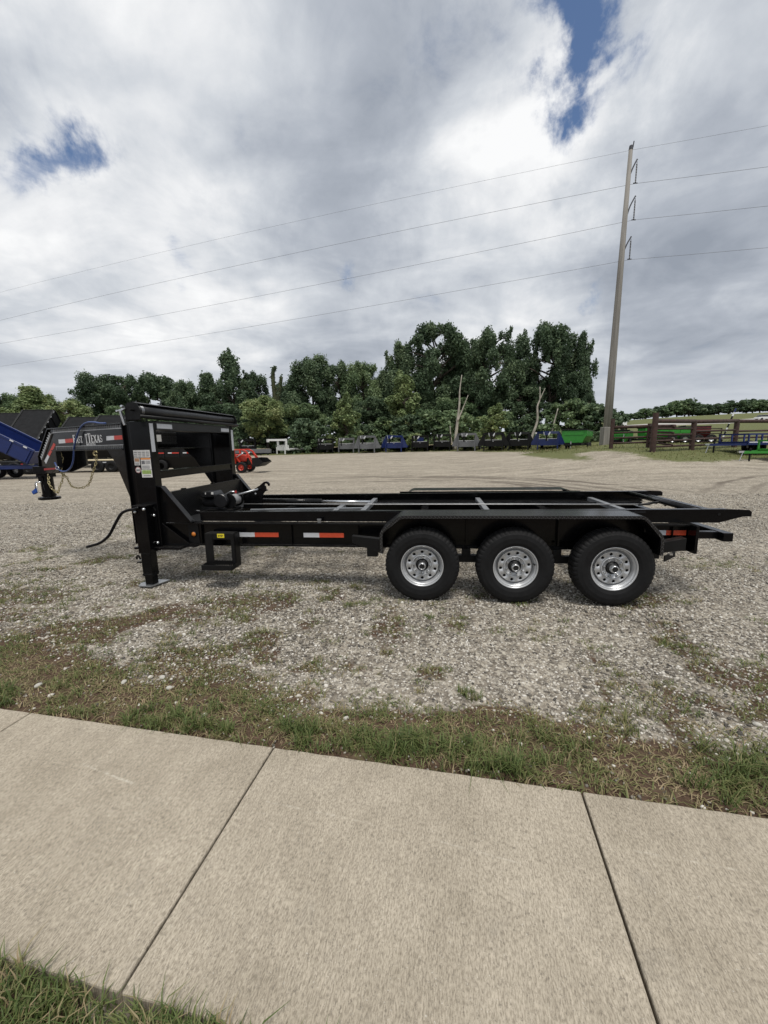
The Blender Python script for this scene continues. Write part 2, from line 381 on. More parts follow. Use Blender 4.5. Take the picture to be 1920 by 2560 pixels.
def gfield(x, y):                  # far grass: hill, verge under the trailers, bank by the fence
    g = sstep(0, 2.5, y-(53.5+0.0*x)+np.maximum(x-2,0)*0.42)*sstep(-30,-12,x)
    g = np.maximum(g, sstep(60, 66, y))
    bank = sstep(0.30, 0.62, zt(x, y))*sstep(8, 12, x)
    road = np.exp(-((x-(13.2+0.06*(y-20)))/1.6)**2)*sstep(30,26,y)
    drive = np.exp(-((y-(21.5+0.32*(x-15)))/1.0)**2)*sstep(14,15,x)*0
    g = np.maximum(g, bank*(1-0.8*road))
    g = np.maximum(g, 0.45*sstep(17,21,y)*sstep(11,15,x)*fbm(x,y,0.5,5)*1.6)
    return np.clip(g, 0, 1)
def grid_axis(segs):
    out = [segs[0][0]]
    for a, b, st in segs:
        n = max(1, int(round((b-a)/st))); out += list(a+(b-a)*(np.arange(1,n+1)/n))
    return np.array(out)
gx = grid_axis([(-900,-200,100),(-200,-60,14),(-60,-12,2.4),(-12,-5,.5),(-5,5,.07),(5,12,.5),(12,36,.8),(36,70,2.5),(70,220,6),(220,900,80)])
gy = grid_axis([(-60,-6,9),(-6,0,1.0),(0,1.2,.12),(1.2,6,.07),(6,14,.4),(14,50,.8),(50,80,1.5),(80,240,6),(240,1500,120)])
GX, GY = np.meshgrid(gx, gy); GZ = zt(np.clip(GX,-300,300), np.clip(GY,-60,450))
GZ = GZ-0.02*(verge(GX,GY)*0)+0.012*(fbm(GX,GY,1.2,77)-0.5)*sstep(0.05,0.5,sdist(GX,GY))
und = (sdist(GX,GY) < 0.02) & (sdist(GX,GY) > -SWW-0.02)
GZ = np.where(und, GZ-0.05, GZ)
lawn = sstep(-SWW+0.02, -SWW-0.06, sdist(GX,GY))
GZ = GZ+lawn*0.015
nx, ny = len(gx), len(gy); idx = np.arange(nx*ny).reshape(ny, nx)
GF = np.stack([idx[:-1,:-1],idx[:-1,1:],idx[1:,1:],idx[1:,:-1]], -1).reshape(-1,4)
vmask = np.maximum(verge(GX,GY,.8)*(sdist(GX,GY) > -0.05), lawn)
m, t, b = new_mat('ground_surface')
g = t.node('ShaderNodeTexCoord').outputs['Object']
av = t.node('ShaderNodeAttribute', attribute_name='soil').outputs['Fac']; ag = t.node('ShaderNodeAttribute', attribute_name='field').outputs['Fac']
vo = t.node('ShaderNodeTexVoronoi', ins={'Vector': g, 'Scale': 42.0}); vo2 = t.node('ShaderNodeTexVoronoi', ins={'Vector': g, 'Scale': 16.0})
cell = t.node('ShaderNodeSeparateColor', ins={0: vo.outputs['Color']}).outputs[0]
cell2 = t.node('ShaderNodeSeparateColor', ins={0: vo2.outputs['Color']}).outputs[0]
GST = [(0.0,(0.07,0.062,0.05)), (0.25,(0.16,0.14,0.113)), (0.55,(0.27,0.238,0.192)), (0.8,(0.38,0.342,0.28)), (1.0,(0.56,0.52,0.44))]
grav = t.mix(0.4, t.ramp(cell, GST), t.ramp(cell2, GST))
big = t.noise(g, 0.22, 6, 0.6); mid = t.noise(g, 1.3, 6, 0.62)
pos = t.node('ShaderNodeSeparateXYZ', ins={0: g})
fard = t.smooth(pos.outputs[1], 7.0, 22.0)
farc = t.mix(t.smooth(t.noise(t.map(g,(0.28,1.5,1)), 0.9, 9, 0.76), 0.33, 0.67), (0.19,0.163,0.125,1), (0.47,0.415,0.33,1))
farc = t.mix(t.math('MULTIPLY', t.smooth(cell2, 0.1, 0.9), 0.5), farc, t.ramp(cell2, GST))
grav = t.mix(t.math('MULTIPLY', fard, 0.72), grav, farc)
grav = t.mix(0.55, grav, t.ramp(mid, [(0.3,(0.72,0.71,0.69)), (0.7,(1.12,1.1,1.08))]), 'MULTIPLY')
# turning-lorry marks in the loose gravel
marks = None
wv = t.noise(g, 0.5, 4, 0.6)
for cx_, cy_, rad, wd in ((0.2,12.5,7.6,.16),(0.2,12.5,8.5,.14),(0.6,12.2,6.3,.15),(-1.5,13.6,6.9,.12),(1.0,12.6,5.2,.13),(2.6,-12.0,23.4,.12),(22.0,1.5,15.2,.11),(22.0,1.5,16.3,.10),(-3,8,13.5,.12)):
    dd = t.vmath('LENGTH', t.vmath('SUBTRACT', t.node('ShaderNodeCombineXYZ', ins={0: pos.outputs[0], 1: pos.outputs[1], 2: 0.0}).outputs[0], (cx_,cy_,0)), out=1)
    e = t.math('ABSOLUTE', t.math('SUBTRACT', t.math('ADD', dd, t.math('MULTIPLY', wv, 0.8)), rad+0.4))
    k = t.smooth(e, wd*2.2, wd*0.4)
    marks = k if marks is None else t.math('MAXIMUM', marks, k)
marks = t.math('MULTIPLY', marks, t.math('MULTIPLY', t.smooth(t.noise(g, 0.45, 4, 0.6), 0.36, 0.52), t.smooth(pos.outputs[1], 11.0, 15.0)))
marks = t.math('MULTIPLY', marks, t.smooth(pos.outputs[0], -5.0, 0.0))
grav = t.mix(t.math('MULTIPLY', marks, 0.85), grav, (0.12,0.10,0.078,1))
soil = t.ramp(t.noise(g, 26, 8, 0.7), [(0.25,(0.036,0.022,0.015)), (0.55,(0.092,0.059,0.039)), (0.8,(0.19,0.138,0.095))])
soil = t.mix(t.smooth(t.noise(g, 7, 5, 0.6), 0.54, 0.74), soil, t.ramp(t.noise(g, 60, 4, 0.7), [(0.3,(0.05,0.06,0.022)), (0.7,(0.17,0.15,0.075))]))
sf = t.smooth(t.math('ADD', av, t.math('MULTIPLY', t.math('SUBTRACT', t.noise(g, 9, 7, 0.7), 0.5), 0.9)), 0.35, 0.62)
col = t.mix(sf, grav, soil)
fg = t.mix(t.noise(t.map(g,(1,1,1)), 0.35, 8, 0.7), (0.085,0.105,0.036,1), (0.17,0.168,0.072,1))
fg = t.mix(t.smooth(t.noise(g, 6.0, 6, 0.7), 0.4, 0.7), fg, (0.10,0.105,0.042,1))
ff = t.smooth(t.math('ADD', ag, t.math('MULTIPLY', t.math('SUBTRACT', t.noise(g, 1.4, 8, 0.7), 0.5), 1.1)), 0.35, 0.65)
col = t.mix(ff, col, fg)
t.l.new(col, b.inputs['Base Color']); b.inputs['Roughness'].default_value = 0.92; b.inputs['Specular IOR Level'].default_value = 0.2
hh = t.math('ADD', t.math('MULTIPLY', vo.outputs['Distance'], -0.6), t.math('MULTIPLY', t.noise(g, 30, 6, 0.7), 0.8))
bn = t.node('ShaderNodeBump', ins={'Strength': 0.75, 'Distance': 0.015, 'Height': hh}); t.l.new(bn.outputs[0], b.inputs['Normal'])
GROUND = m
me = np_mesh('gravel_ground', np.stack([GX,GY,GZ],-1).reshape(-1,3), GF, GROUND, {'soil': vmask.ravel(), 'field': gfield(GX,GY).ravel()}, smooth=True)
tag(link('gravel_ground', me), 'grey gravel yard with grassy edges reaching to the hill', kind='structure')

# highway across the hillside
hw = MB(); pts = []
for k in range(60):
    x = 30+k*4.2; yc = 121-0.02*(x-80); pts.append((x, yc))
for k in range(len(pts)-1):
    (x0,y0),(x1,y1) = pts[k], pts[k+1]
    zs = [zg(a,bb)+0.35 for a,bb in ((x0,y0-6),(x1,y1-6),(x1,y1+6),(x0,y0+6))]
    hw.add([(x0,y0-6,zs[0]),(x1,y1-6,zs[1]),(x1,y1+6,zs[2]),(x0,y0+6,zs[3]),(x0,y0-6.5,zs[0]-0.9),(x1,y1-6.5,zs[1]-0.9)], [(0,1,2,3),(4,5,1,0)])
tag(hw.build('highway', ROADM), 'pale concrete highway crossing the grassy hill', kind='structure')

# ---------------------------------------------------------------- sidewalk
m, t, b = new_mat('broomed_concrete')
g = t.node('ShaderNodeTexCoord').outputs['Object']; oi = t.node('ShaderNodeObjectInfo')
gs = t.vmath('ADD', g, t.vmath('SCALE', oi.outputs['Location'], 1.0))
base = t.ramp(t.noise(gs, 2.2, 8, 0.7), [(0.36,(0.345,0.30,0.232)), (0.72,(0.48,0.422,0.335))])
st = t.noise(t.map(gs,(210,62,1)), 1.0, 3, 0.6); st2 = t.noise(t.map(gs,(75,9,1)), 1.0, 3, 0.6)
base = t.mix(0.85, base, t.ramp(st, [(0.36,(0.60,0.59,0.57)), (0.58,(1.10,1.10,1.10))]), 'MULTIPLY')
base = t.mix(0.5, base, t.ramp(st2, [(0.36,(0.72,0.71,0.70)), (0.62,(1.08,1.08,1.08))]), 'MULTIPLY')
pit = t.smooth(t.noise(gs, 150, 3, 0.6), 0.58, 0.70); base = t.mix(t.math('MULTIPLY', pit, 0.6), base, (0.16,0.14,0.115,1))
pit2 = t.smooth(t.noise(t.map(gs,(1.5,.9,1)), 62, 4, 0.75), 0.57, 0.67); base = t.mix(t.math('MULTIPLY', pit2, 0.62), base, (0.125,0.108,0.085,1))
fleck = t.smooth(t.noise(t.map(gs,loc=(5,3,1)), 120, 2, 0.6), 0.68, 0.76); base = t.mix(t.math('MULTIPLY', fleck, 0.6), base, (0.58,0.55,0.48,1))
sta = t.smooth(t.noise(gs, 5.5, 5, 0.65), 0.56, 0.78); base = t.mix(t.math('MULTIPLY', sta, 0.38), base, (0.20,0.18,0.15,1))
tc_ = t.node('ShaderNodeTexCoord'); wp = t.node('ShaderNodeNewGeometry').outputs['Position']
for (ax,ay,bx,by,wd,am) in ((-1.62,1.86,-1.20,1.70,.006,.45),(-0.60,1.615,-0.05,1.48,.005,.45),(-1.65,1.22,-1.55,1.19,.006,.4),(-0.02,1.475,0.55,1.30,.004,.25),(0.95,1.36,1.35,1.27,.004,.35)):
    A = np.array([ax,ay]); Bq = np.array([bx,by]); Lq = float(np.hypot(*(Bq-A))); dq = (Bq-A)/Lq
    rel = t.vmath('SUBTRACT', wp, (ax,ay,0))
    al = t.vmath('DOT_PRODUCT', rel, (dq[0],dq[1],0), out=1); pe = t.math('ABSOLUTE', t.vmath('DOT_PRODUCT', rel, (-dq[1],dq[0],0), out=1))
    pe = t.math('ADD', pe, t.math('MULTIPLY', t.math('SUBTRACT', t.noise(wp, 40, 4, 0.7), 0.5), 0.012))
    k = t.math('MULTIPLY', t.smooth(pe, wd*1.6, wd*0.3), t.math('MULTIPLY', t.smooth(al, -0.02, 0.08), t.smooth(al, Lq+0.02, Lq-0.08)))
    base = t.mix(t.math('MULTIPLY', t.math('MULTIPLY', k, am), t.smooth(t.noise(wp, 16, 5, 0.7), 0.42, 0.62)), base, (0.62,0.57,0.48,1))
t.l.new(base, b.inputs['Base Color']); b.inputs['Roughness'].default_value = 0.9; b.inputs['Specular IOR Level'].default_value = 0.25
hh = t.math('ADD', t.math('MULTIPLY', st, 1.0), t.math('MULTIPLY', t.noise(gs, 110, 4, 0.65), 0.7))
bn = t.node('ShaderNodeBump', ins={'Strength': 0.55, 'Distance': 0.004, 'Height': hh}); t.l.new(bn.outputs[0], b.inputs['Normal'])
CONC = m
SWA = math.atan2(EV[1], EV[0])
walk = tag(empty('sidewalk', (EO[0], EO[1], 0), (0,0,SWA)), 'beige broom-finished concrete sidewalk in the foreground', kind='structure')
JX = [-4.77, -3.20, -1.622, 0.0, 1.548, 3.10, 4.65]
for k in range(len(JX)-1):
    a, bq = JX[k]+0.0045, JX[k+1]-0.0045
    L = bq-a; s = MB(); nseg = 24
    # slightly wavering long edges, as cast
    far = [(a+L*i/nseg, 0.0012*math.sin(i*1.9+k)+0.001*math.sin(i*4.3+k*2)) for i in range(nseg+1)]
    near = [(a+L*i/nseg, -SWW+0.0015*math.sin(i*2.3+k*1.3)) for i in range(nseg+1)]
    pts = [(x-a, y, -0.09) for x, y in near]+[(x-a, y, -0.09) for x, y in far[::-1]]
    s.prism(pts, (0,0,0.12))
    s.build('slab', CONC, walk, bevel=0.007, loc=(a,0,0))

# ---------------------------------------------------------------- loose gravel stones
def ico():
    p = (1+5**0.5)/2
    v = np.array([(-1,p,0),(1,p,0),(-1,-p,0),(1,-p,0),(0,-1,p),(0,1,p),(0,-1,-p),(0,1,-p),(p,0,-1),(p,0,1),(-p,0,-1),(-p,0,1)], float); v /= np.linalg.norm(v[0])
    f = np.array([(0,11,5),(0,5,1),(0,1,7),(0,7,10),(0,10,11),(1,5,9),(5,11,4),(11,10,2),(10,7,6),(7,1,8),(3,9,4),(3,4,2),(3,2,6),(3,6,8),(3,8,9),(4,9,5),(2,4,11),(6,2,10),(8,6,7),(9,8,1)])
    return v, f
def octa():
    return np.array([(1,0,0),(-1,0,0),(0,1,0),(0,-1,0),(0,0,1),(0,0,-1)], float), np.array([(0,2,4),(2,1,4),(1,3,4),(3,0,4),(2,0,5),(1,2,5),(3,1,5),(0,3,5)])
def stones(name, P, S, base, label):
    v, f = base; n = len(P); k = len(v)
    V = v[None]*(1+0.42*(rng.random((n,k,1))-0.5))
    V = V*np.stack([rng.uniform(.75,1.35,n), rng.uniform(.6,1.05,n), rng.uniform(.4,.8,n)],-1)[:,None]*S[:,None,None]
    ax, ay, az = rng.normal(0,.35,n), rng.normal(0,.35,n), rng.uniform(0,6.283,n)
    c, s = np.cos(ax)[:,None], np.sin(ax)[:,None]; V = np.stack([V[...,0], V[...,1]*c-V[...,2]*s, V[...,1]*s+V[...,2]*c], -1)
    c, s = np.cos(az)[:,None], np.sin(az)[:,None]; V = np.stack([V[...,0]*c-V[...,1]*s, V[...,0]*s+V[...,1]*c, V[...,2]], -1)
    V = V+P[:,None]
    F = (f[None]+(np.arange(n)*k)[:,None,None]).reshape(-1,3)
    tone = np.clip(rng.beta(1.35,1.45,n)+0.04*rng.normal(size=n), 0, 1)
    w = rng.random(n) < 0.11; tone[w] = rng.uniform(.76,.95,w.sum())
    me = np_mesh(name, V.reshape(-1,3), F, GRAVS, np.repeat(tone,k))
    return tag(link(name, me), label, 'gravel', kind='stuff')
def scatter(y0, y1, dens, xl):
    n = int((y1-y0)*2*xl*dens); x = rng.uniform(-xl, xl, n); y = rng.uniform(y0, y1, n)
    keep = (np.abs(x) < 0.99*y+0.35) & (sdist(x,y) > 0.01)
    return x[keep], y[keep]
PN, SN = [], []
for y0, y1, dens, xl, r0 in ((1.3,3.2,4200,3.6,.0069),(3.2,5.0,2900,5.3,.0081)):
    x, y = scatter(y0, y1, dens, xl)
    vm = verge(x, y, .6); keep = rng.random(len(x)) > np.clip(vm*1.0, 0, 0.955); x, y = x[keep], y[keep]
    r = r0*np.exp(rng.normal(0, .36, len(x))); r = np.minimum(r, .019)
    PN.append(np.stack([x, y, zt(x,y)+r*0.15],-1)); SN.append(r)
stones('gravel_stones', np.concatenate(PN), np.concatenate(SN), ico(), 'loose grey and white gravel stones between the trailer and the grass')
PN, SN = [], []
for y0, y1, dens, xl, r0 in ((5.0,8.0,1400,8.2,.0088),(8.0,12.0,400,12,.0105)):
    x, y = scatter(y0, y1, dens, xl)
    r = r0*np.exp(rng.normal(0, .34, len(x)))
    PN.append(np.stack([x, y, zt(x,y)+r*0.15],-1)); SN.append(r)
stones('gravel_stones', np.concatenate(PN), np.concatenate(SN), octa(), 'gravel stones under and beyond the black trailer')
def rock(loc, r, seed, label):
    rg = np.random.default_rng(seed); v, f = ico()
    mb = MB(); mb.add([tuple(p) for p in v], [tuple(q) for q in f])
    me = mb.mesh('white_stone', STONE)
    o = link('white_stone', me, loc=(loc[0],loc[1],zg(*loc)+r*0.32))
    sub = o.modifiers.new('s','SUBSURF'); sub.levels = 2; sub.render_levels = 2
    for i, q in enumerate(me.vertices): q.co = Vector(q.co)*r*Vector((1.25,.95,.72))*(1+0.3*(rg.random()-0.5))*1.15
    o.rotation_euler = (0,0,rg.uniform(0,6)); tag(o, label, 'stone', 'pale stones lying in the verge')
for i, (lx, ly, r, lab) in enumerate([(-1.127,2.249,.017,'round white stone in the grass nearest the left part of the sidewalk'),(-1.492,2.534,.022,'largest pale stone at the gravel edge left of the middle'),(-1.85,2.613,.022,'pale stone at the gravel edge, left of the largest one'),(-1.608,2.661,.023,'yellowish pale stone just behind the largest one'),(-2.433,2.585,.024,'flat grey-white stone in the grass at far left'),(0.73,1.968,.014,'small white stone on bare soil near the second sidewalk joint'),(2.144,2.092,.022,'white stone at the right edge of the verge'),(-0.248,2.201,.017,'chalky pebble in the soil right of the first sidewalk joint')]):
    rock((lx,ly), r, 100+i, lab)

# ---------------------------------------------------------------- grass
def blades(name, x, y, z, h, wd, tone, lean, label):
    n = len(x); a = rng.uniform(0,6.283,n); ln = lean*h; ca, sa = np.cos(a), np.sin(a)
    bx, by = -sa*wd*0.5, ca*wd*0.5
    p = np.stack([x,y,z],-1)
    d1 = np.stack([ca*ln*0.35, sa*ln*0.35, h*0.62],-1); d2 = np.stack([ca*ln, sa*ln, h*np.maximum(0.25,1-0.35*lean)],-1)
    s = np.stack([bx,by,np.zeros(n)],-1)
    V = np.stack([p-s, p+s, p+d1+s*0.75, p+d1-s*0.75, p+d2+s*0.06, p+d2-s*0.06],1)
    o = (np.arange(n)*6)[:,None]
    F = np.concatenate([o+np.array([[0,1,2,3]]), o+np.array([[3,2,4,5]])],0)
    me = np_mesh(name, V.reshape(-1,3), F, GRASSM, np.repeat(np.clip(tone,0,1),6))
    return tag(link(name, me), label, 'grass', kind='stuff')
# verge: clumps
X, Y, H, Wd, TN, LE = [], [], [], [], [], []
def clump(cx, cy, rad, n, h, tone, lean=0.7):
    r = rad*np.sqrt(rng.random(n)); a = rng.uniform(0,6.283,n); x = cx+r*np.cos(a)*1.35; y = cy+r*np.sin(a)*0.8
    k = (sdist(x,y) > 0.004) | (sdist(x,y) < -SWW-0.006); m_ = int(k.sum())
    X.append(x[k]); Y.append(y[k]); H.append(h*rng.uniform(.45,1.15,m_)); Wd.append(rng.uniform(.003,.0075,m_)); TN.append(tone+rng.normal(0,.14,m_)); LE.append(np.abs(rng.normal(lean,.35,m_)))
cand = []
for k in range(1150):
    s = rng.uniform(-3.4, 3.6); d = rng.gamma(1.5, 0.22)
    x, y = EO[0]+EV[0]*s+MV[0]*d, EO[1]+EV[1]*s+MV[1]*d
    if abs(x) > 0.99*y+0.5: continue
    vm = float(verge(np.array([x]), np.array([y]))[0]); nz = float(fbm(np.array([x]),np.array([y]),2.3,91)[0])
    if vm < 0.25: continue
    green = nz > 0.52
    if green: clump(x, y, rng.uniform(.03,.085), int(rng.uniform(8,22)), rng.uniform(.03,.06)*(1.2 if d < .3 else .75), rng.uniform(.35,.75), .9)
    elif rng.random() < 0.5: clump(x, y, rng.uniform(.04,.10), int(rng.uniform(8,20)), rng.uniform(.015,.04), rng.uniform(.68,.98), 1.9)
# dense green tufts seen along the sidewalk edge
for tx, ty, rad, n, h, tn in ((-1.25,2.17,.10,260,.10,.3),(-1.05,2.13,.09,200,.09,.35),(-0.95,2.08,.07,120,.09,.4),(-0.55,2.08,.10,300,.11,.28),(-0.42,2.02,.09,260,.11,.3),(-0.28,2.10,.06,120,.08,.45),(-0.10,1.98,.10,300,.11,.28),(0.08,1.96,.11,330,.12,.3),(0.22,1.97,.10,300,.11,.28),(0.40,1.86,.10,280,.12,.33),(0.55,1.83,.10,260,.12,.3),(0.66,1.80,.08,200,.12,.36),(0.85,2.05,.09,200,.10,.48),(0.95,1.98,.08,180,.10,.5),(1.1,1.9,.06,110,.08,.5),(0.52,2.38,.08,170,.07,.35),(1.32,2.2,.09,170,.08,.45),(1.48,2.15,.08,140,.08,.5),(1.70,1.80,.12,320,.12,.3),(1.82,1.72,.11,280,.13,.32),(1.95,1.85,.10,220,.11,.36),(2.05,1.70,.10,240,.12,.3),(1.62,1.66,.08,200,.10,.32),(-1.55,2.22,.08,160,.08,.35),(-2.1,2.34,.09,150,.07,.42),(-2.5,2.42,.10,240,.09,.3),(-2.7,2.50,.12,260,.10,.3),(-2.3,2.62,.09,160,.06,.45)):
    for q in range(5): clump(tx+rng.normal(0,rad*.75), ty+rng.normal(0,rad*.55), rad*.4, n//8, h*rng.uniform(.75,1.1), tn+.14+rng.normal(0,.08), .8)
# straw and thatch lying flat
for k in range(900):
    s = rng.uniform(-3.4,3.6); d = rng.gamma(2.0,.22); x, y = EO[0]+EV[0]*s+MV[0]*d, EO[1]+EV[1]*s+MV[1]*d
    if abs(x) > .99*y+.5 or float(verge(np.array([x]),np.array([y]))[0]) < .4: continue
    clump(x, y, .09, 9, .012+.02*rng.random(), rng.uniform(.75,1.0), 3.2)
# sparse weeds out in the gravel
wx = rng.uniform(-6,6,14000); wy = rng.uniform(2.0,8.5,14000); wm = verge(wx,wy)
wk = (np.abs(wx) < .99*wy+.3) & (sdist(wx,wy) > .35) & (rng.random(14000) < wm*1.1)
for x, y in zip(wx[wk], wy[wk]): clump(x, y, rng.uniform(.025,.07), int(rng.uniform(9,24)), rng.uniform(.022,.052), rng.uniform(.40,.80), 1.1)
X, Y, H, Wd, TN, LE = map(np.concatenate, (X,Y,H,Wd,TN,LE))
blades('verge_grass', X, Y, zt(X,Y)-0.003, H, Wd, TN, LE, 'rough green and straw-coloured grass along the sidewalk and in the gravel')
# lawn below the sidewalk, bottom left
X, Y, H, Wd, TN, LE = [], [], [], [], [], []
for k in range(1500):
    s = rng.uniform(-1.9, 0.75); d = -SWW-0.01-abs(rng.gamma(1.4,.09)); x, y = EO[0]+EV[0]*s+MV[0]*d, EO[1]+EV[1]*s+MV[1]*d
    clump(x, y, .035, int(rng.uniform(5,13)), rng.uniform(.03,.085), rng.uniform(.3,.55) if rng.random() < .8 else rng.uniform(.7,.95), .75)
X, Y, H, Wd, TN, LE = map(np.concatenate, (X,Y,H,Wd,TN,LE))
blades('lawn_grass', X, Y, zt(X,Y)+.008, H, Wd*0.9, TN, LE, 'long green lawn grass overhanging the near edge of the sidewalk')
# tufts of taller grass on the bank and in front of the parked row
X, Y, H, Wd, TN, LE = [], [], [], [], [], []
def far_patch(x0, x1, y0, y1, n, h):
    x = rng.uniform(x0,x1,n); y = rng.uniform(y0,y1,n); k = gfield(x,y) > rng.uniform(.35,.8,n); m_ = int(k.sum())
    X.append(x[k]); Y.append(y[k]); H.append(h*rng.uniform(.5,1.3,m_)); Wd.append(rng.uniform(.02,.05,m_)); TN.append(rng.uniform(.4,.85,m_)); LE.append(np.abs(rng.normal(.7,.3,m_)))
far_patch(13,36,19,44,14000,.09); far_patch(-12,24,46,60,9000,.22); far_patch(14,26,36,60,6000,.3)
X, Y, H, Wd, TN, LE = map(np.concatenate, (X,Y,H,Wd,TN,LE))
blades('bank_grass', X, Y, zt(X,Y)-.01, H, Wd, TN, LE, 'rough grass on the bank around the fence and under the parked trailers')

# ---------------------------------------------------------------- lettering: strokes on a unit-height box, serif capitals
def arc(cx, cy, rx, ry, a0, a1, n=8): return [(cx+rx*math.cos(R(a0+(a1-a0)*i/n)), cy+ry*math.sin(R(a0+(a1-a0)*i/n))) for i in range(n+1)]
TH, TN_ = 0.23, 0.10   # thick and thin strokes
LET = {   # width, list of (polyline, stroke width)
 'E': (.70, [([(.16,0),(.16,1)],TH),([(0,.035),(.62,.035)],TN_),([(0,.965),(.6,.965)],TN_),([(.16,.52),(.48,.52)],TN_),([(.6,.0),(.66,.25)],.06),([(.58,1),(.62,.78)],.06),([(.48,.40),(.48,.64)],.05)]),
 'A': (.84, [([(.40,1.0),(.14,0.03)],TN_*1.1),([(.42,1.0),(.70,.03)],TH),([(.22,.33),(.60,.33)],TN_),([(0,.03),(.28,.03)],TN_),([(.52,.03),(.84,.03)],TN_)]),
 'S': (.58, [(arc(.29,.74,.21,.21,20,180,7)+arc(.29,.74,.21,.24,180,250,4)[1:]+[(.42,.43)]+arc(.29,.27,.22,.22,40,-90,6)+arc(.29,.27,.22,.22,-90,-165,4)[1:],.12),([(.50,.98),(.50,.70)],.05),([(.07,.02),(.07,.3)],.05)]),
 'T': (.74, [([(.37,0),(.37,.97)],TH),([(0,.96),(.74,.96)],TN_*1.1),([(.03,1),(.02,.74)],.055),([(.71,1),(.72,.74)],.055),([(.2,.03),(.54,.03)],TN_)]),
 'X': (.82, [([(.14,.98),(.68,.02)],TH),([(.66,.98),(.14,.02)],TN_*1.1),([(0,.97),(.3,.97)],TN_),([(.52,.97),(.8,.97)],TN_),([(0,.03),(.28,.03)],TN_),([(.5,.03),(.82,.03)],TN_)]),
 'R': (.78, [([(.16,0),(.16,1)],TH),([(0,.03),(.32,.03)],TN_),([(0,.97),(.36,.97)],TN_),(arc(.34,.74,.24,.22,90,-90,8),.11),([(.16,.5),(.36,.5)],TN_),([(.38,.5),(.68,.03)],TH),([(.6,.03),(.78,.03)],TN_)]),
 'I': (.34, [([(.17,0),(.17,1)],TH),([(0,.03),(.34,.03)],TN_),([(0,.97),(.34,.97)],TN_)]),
 'L': (.66, [([(.16,0),(.16,1)],TH),([(0,.97),(.34,.97)],TN_),([(0,.035),(.6,.035)],TN_),([(.57,0),(.63,.28)],.06)]),
 'P': (.62, [([(.14,0),(.14,1)],.22),(arc(.3,.72,.22,.2,90,-90,8),.18),([(.14,.96),(.3,.96)],.14),([(.14,.5),(.3,.5)],.14)]),
}
BOLD = {'S': (.58, [(arc(.28,.72,.2,.2,20,250,8)+[(.42,.42)]+arc(.28,.27,.2,.2,40,-165,8),.2)]), 'T': (.6, [([(.3,0),(.3,1)],.22),([(0,.9),(.6,.9)],.2)]), 'E': (.56, [([(.12,0),(.12,1)],.22),([(.12,.1),(.56,.1)],.2),([(.12,.9),(.56,.9)],.2),([(.12,.5),(.48,.5)],.18)]), 'P': LET['P']}
def stroke_quads(pl, w):
    out = []
    for (x0,y0),(x1,y1) in zip(pl[:-1], pl[1:]):
        L = math.hypot(x1-x0, y1-y0) or 1e-6; nx_, ny_ = -(y1-y0)/L*w/2, (x1-x0)/L*w/2
        ex, ey = ((x1-x0)/L*w*0.12, (y1-y0)/L*w*0.12) if len(pl) > 2 else (0, 0)
        out.append([(x0+nx_-ex,y0+ny_-ey),(x0-nx_-ex,y0-ny_-ey),(x1-nx_+ex,y1-ny_+ey),(x1+nx_+ex,y1+ny_+ey)])
    return out
def letters(items, to3d, depth, table=LET):
    """items: (char, x, y, height, width factor); to3d maps (x, y, d) to a point"""
    mb = MB(); k = 0
    for ch, x, y, h, wf in items:
        for pl, w in table[ch][1]:
            for q in stroke_quads(pl, w):
                d = depth+0.00015*(k%7); k += 1
                mb.add([to3d(x+px*h*wf, y+py*h, d) for px, py in q], [(0,1,2,3)])
    return mb
def word(text, x, y, h, wf, first=1.0, gap=.04, table=LET):
    out = []
    for i, ch in enumerate(text):
        hh = h*first if i == 0 else h
        out.append((ch, x, y, hh, wf)); x += table[ch][0]*hh*wf+gap*h
    return out, x

# ---------------------------------------------------------------- the roll-off gooseneck trailer (x rearwards, y away from the camera side, z up)
VC = 1.225
YAW, TP = -0.1224, 0.006
tr = empty('gooseneck_trailer', (0.3884, 4.0319, -0.0056), (0, -TP, YAW))
tag(tr, 'black triple-axle gooseneck roll-off trailer parked on the gravel in front', 'trailer')
mv = lambda v: 2*VC-v
def both(name, fn, m, bevel=0.003, smooth=False):
    a = MB(); fn(a, lambda v: v); o1 = a.build(name, m, tr, bevel, smooth)
    b_ = MB(); fn(b_, mv); b_.f = [f[::-1] for f in b_.f]; o2 = b_.build(name, m, tr, bevel, smooth)
    return o1, o2
def bx(mb, S, u0, u1, v0, v1, w0, w1):
    a, b_ = sorted((S(v0), S(v1)))
    n0 = len(mb.f); mb.box(u0,u1,a,b_,w0,w1)
    if S(0) != 0: mb.f[n0:] = [f[::-1] for f in mb.f[n0:]]
# main I-beams
def beam(mb, S):
    bx(mb,S,-3.28,2.70,.344,.356,.517,.753); bx(mb,S,-3.28,2.70,.30,.40,.753,.771); bx(mb,S,-3.28,2.70,.30,.40,.499,.517)
    for u in (-2.6,-1.5,-.72,2.55): bx(mb,S,u-.004,u+.004,.31,.344,.517,.753)
both('frame_beam', beam, BLK, .002)
both('base_plate', lambda mb,S: (bx(mb,S,-3.39,-2.80,.19,.41,.472,.499), bx(mb,S,-2.80,-2.66,.28,.41,.484,.499)), BLK)
both('upright', lambda mb,S: bx(mb,S,-3.31,-3.07,.25,.37,.50,1.95), BLK, .006)
both('riser', lambda mb,S: (bx(mb,S,-3.42,-3.408,.262,.36,.52,1.945), bx(mb,S,-3.408,-3.31,.300,.312,.52,1.945)), BLK, .002)
def lowg(mb,S):
    mb.prism([(-3.07,S(.29),.768),(-2.72,S(.29),.50),(-3.07,S(.29),.50)], (0,S(.298)-S(.29),0))
both('lower_gusset', lowg, BLK, .002)
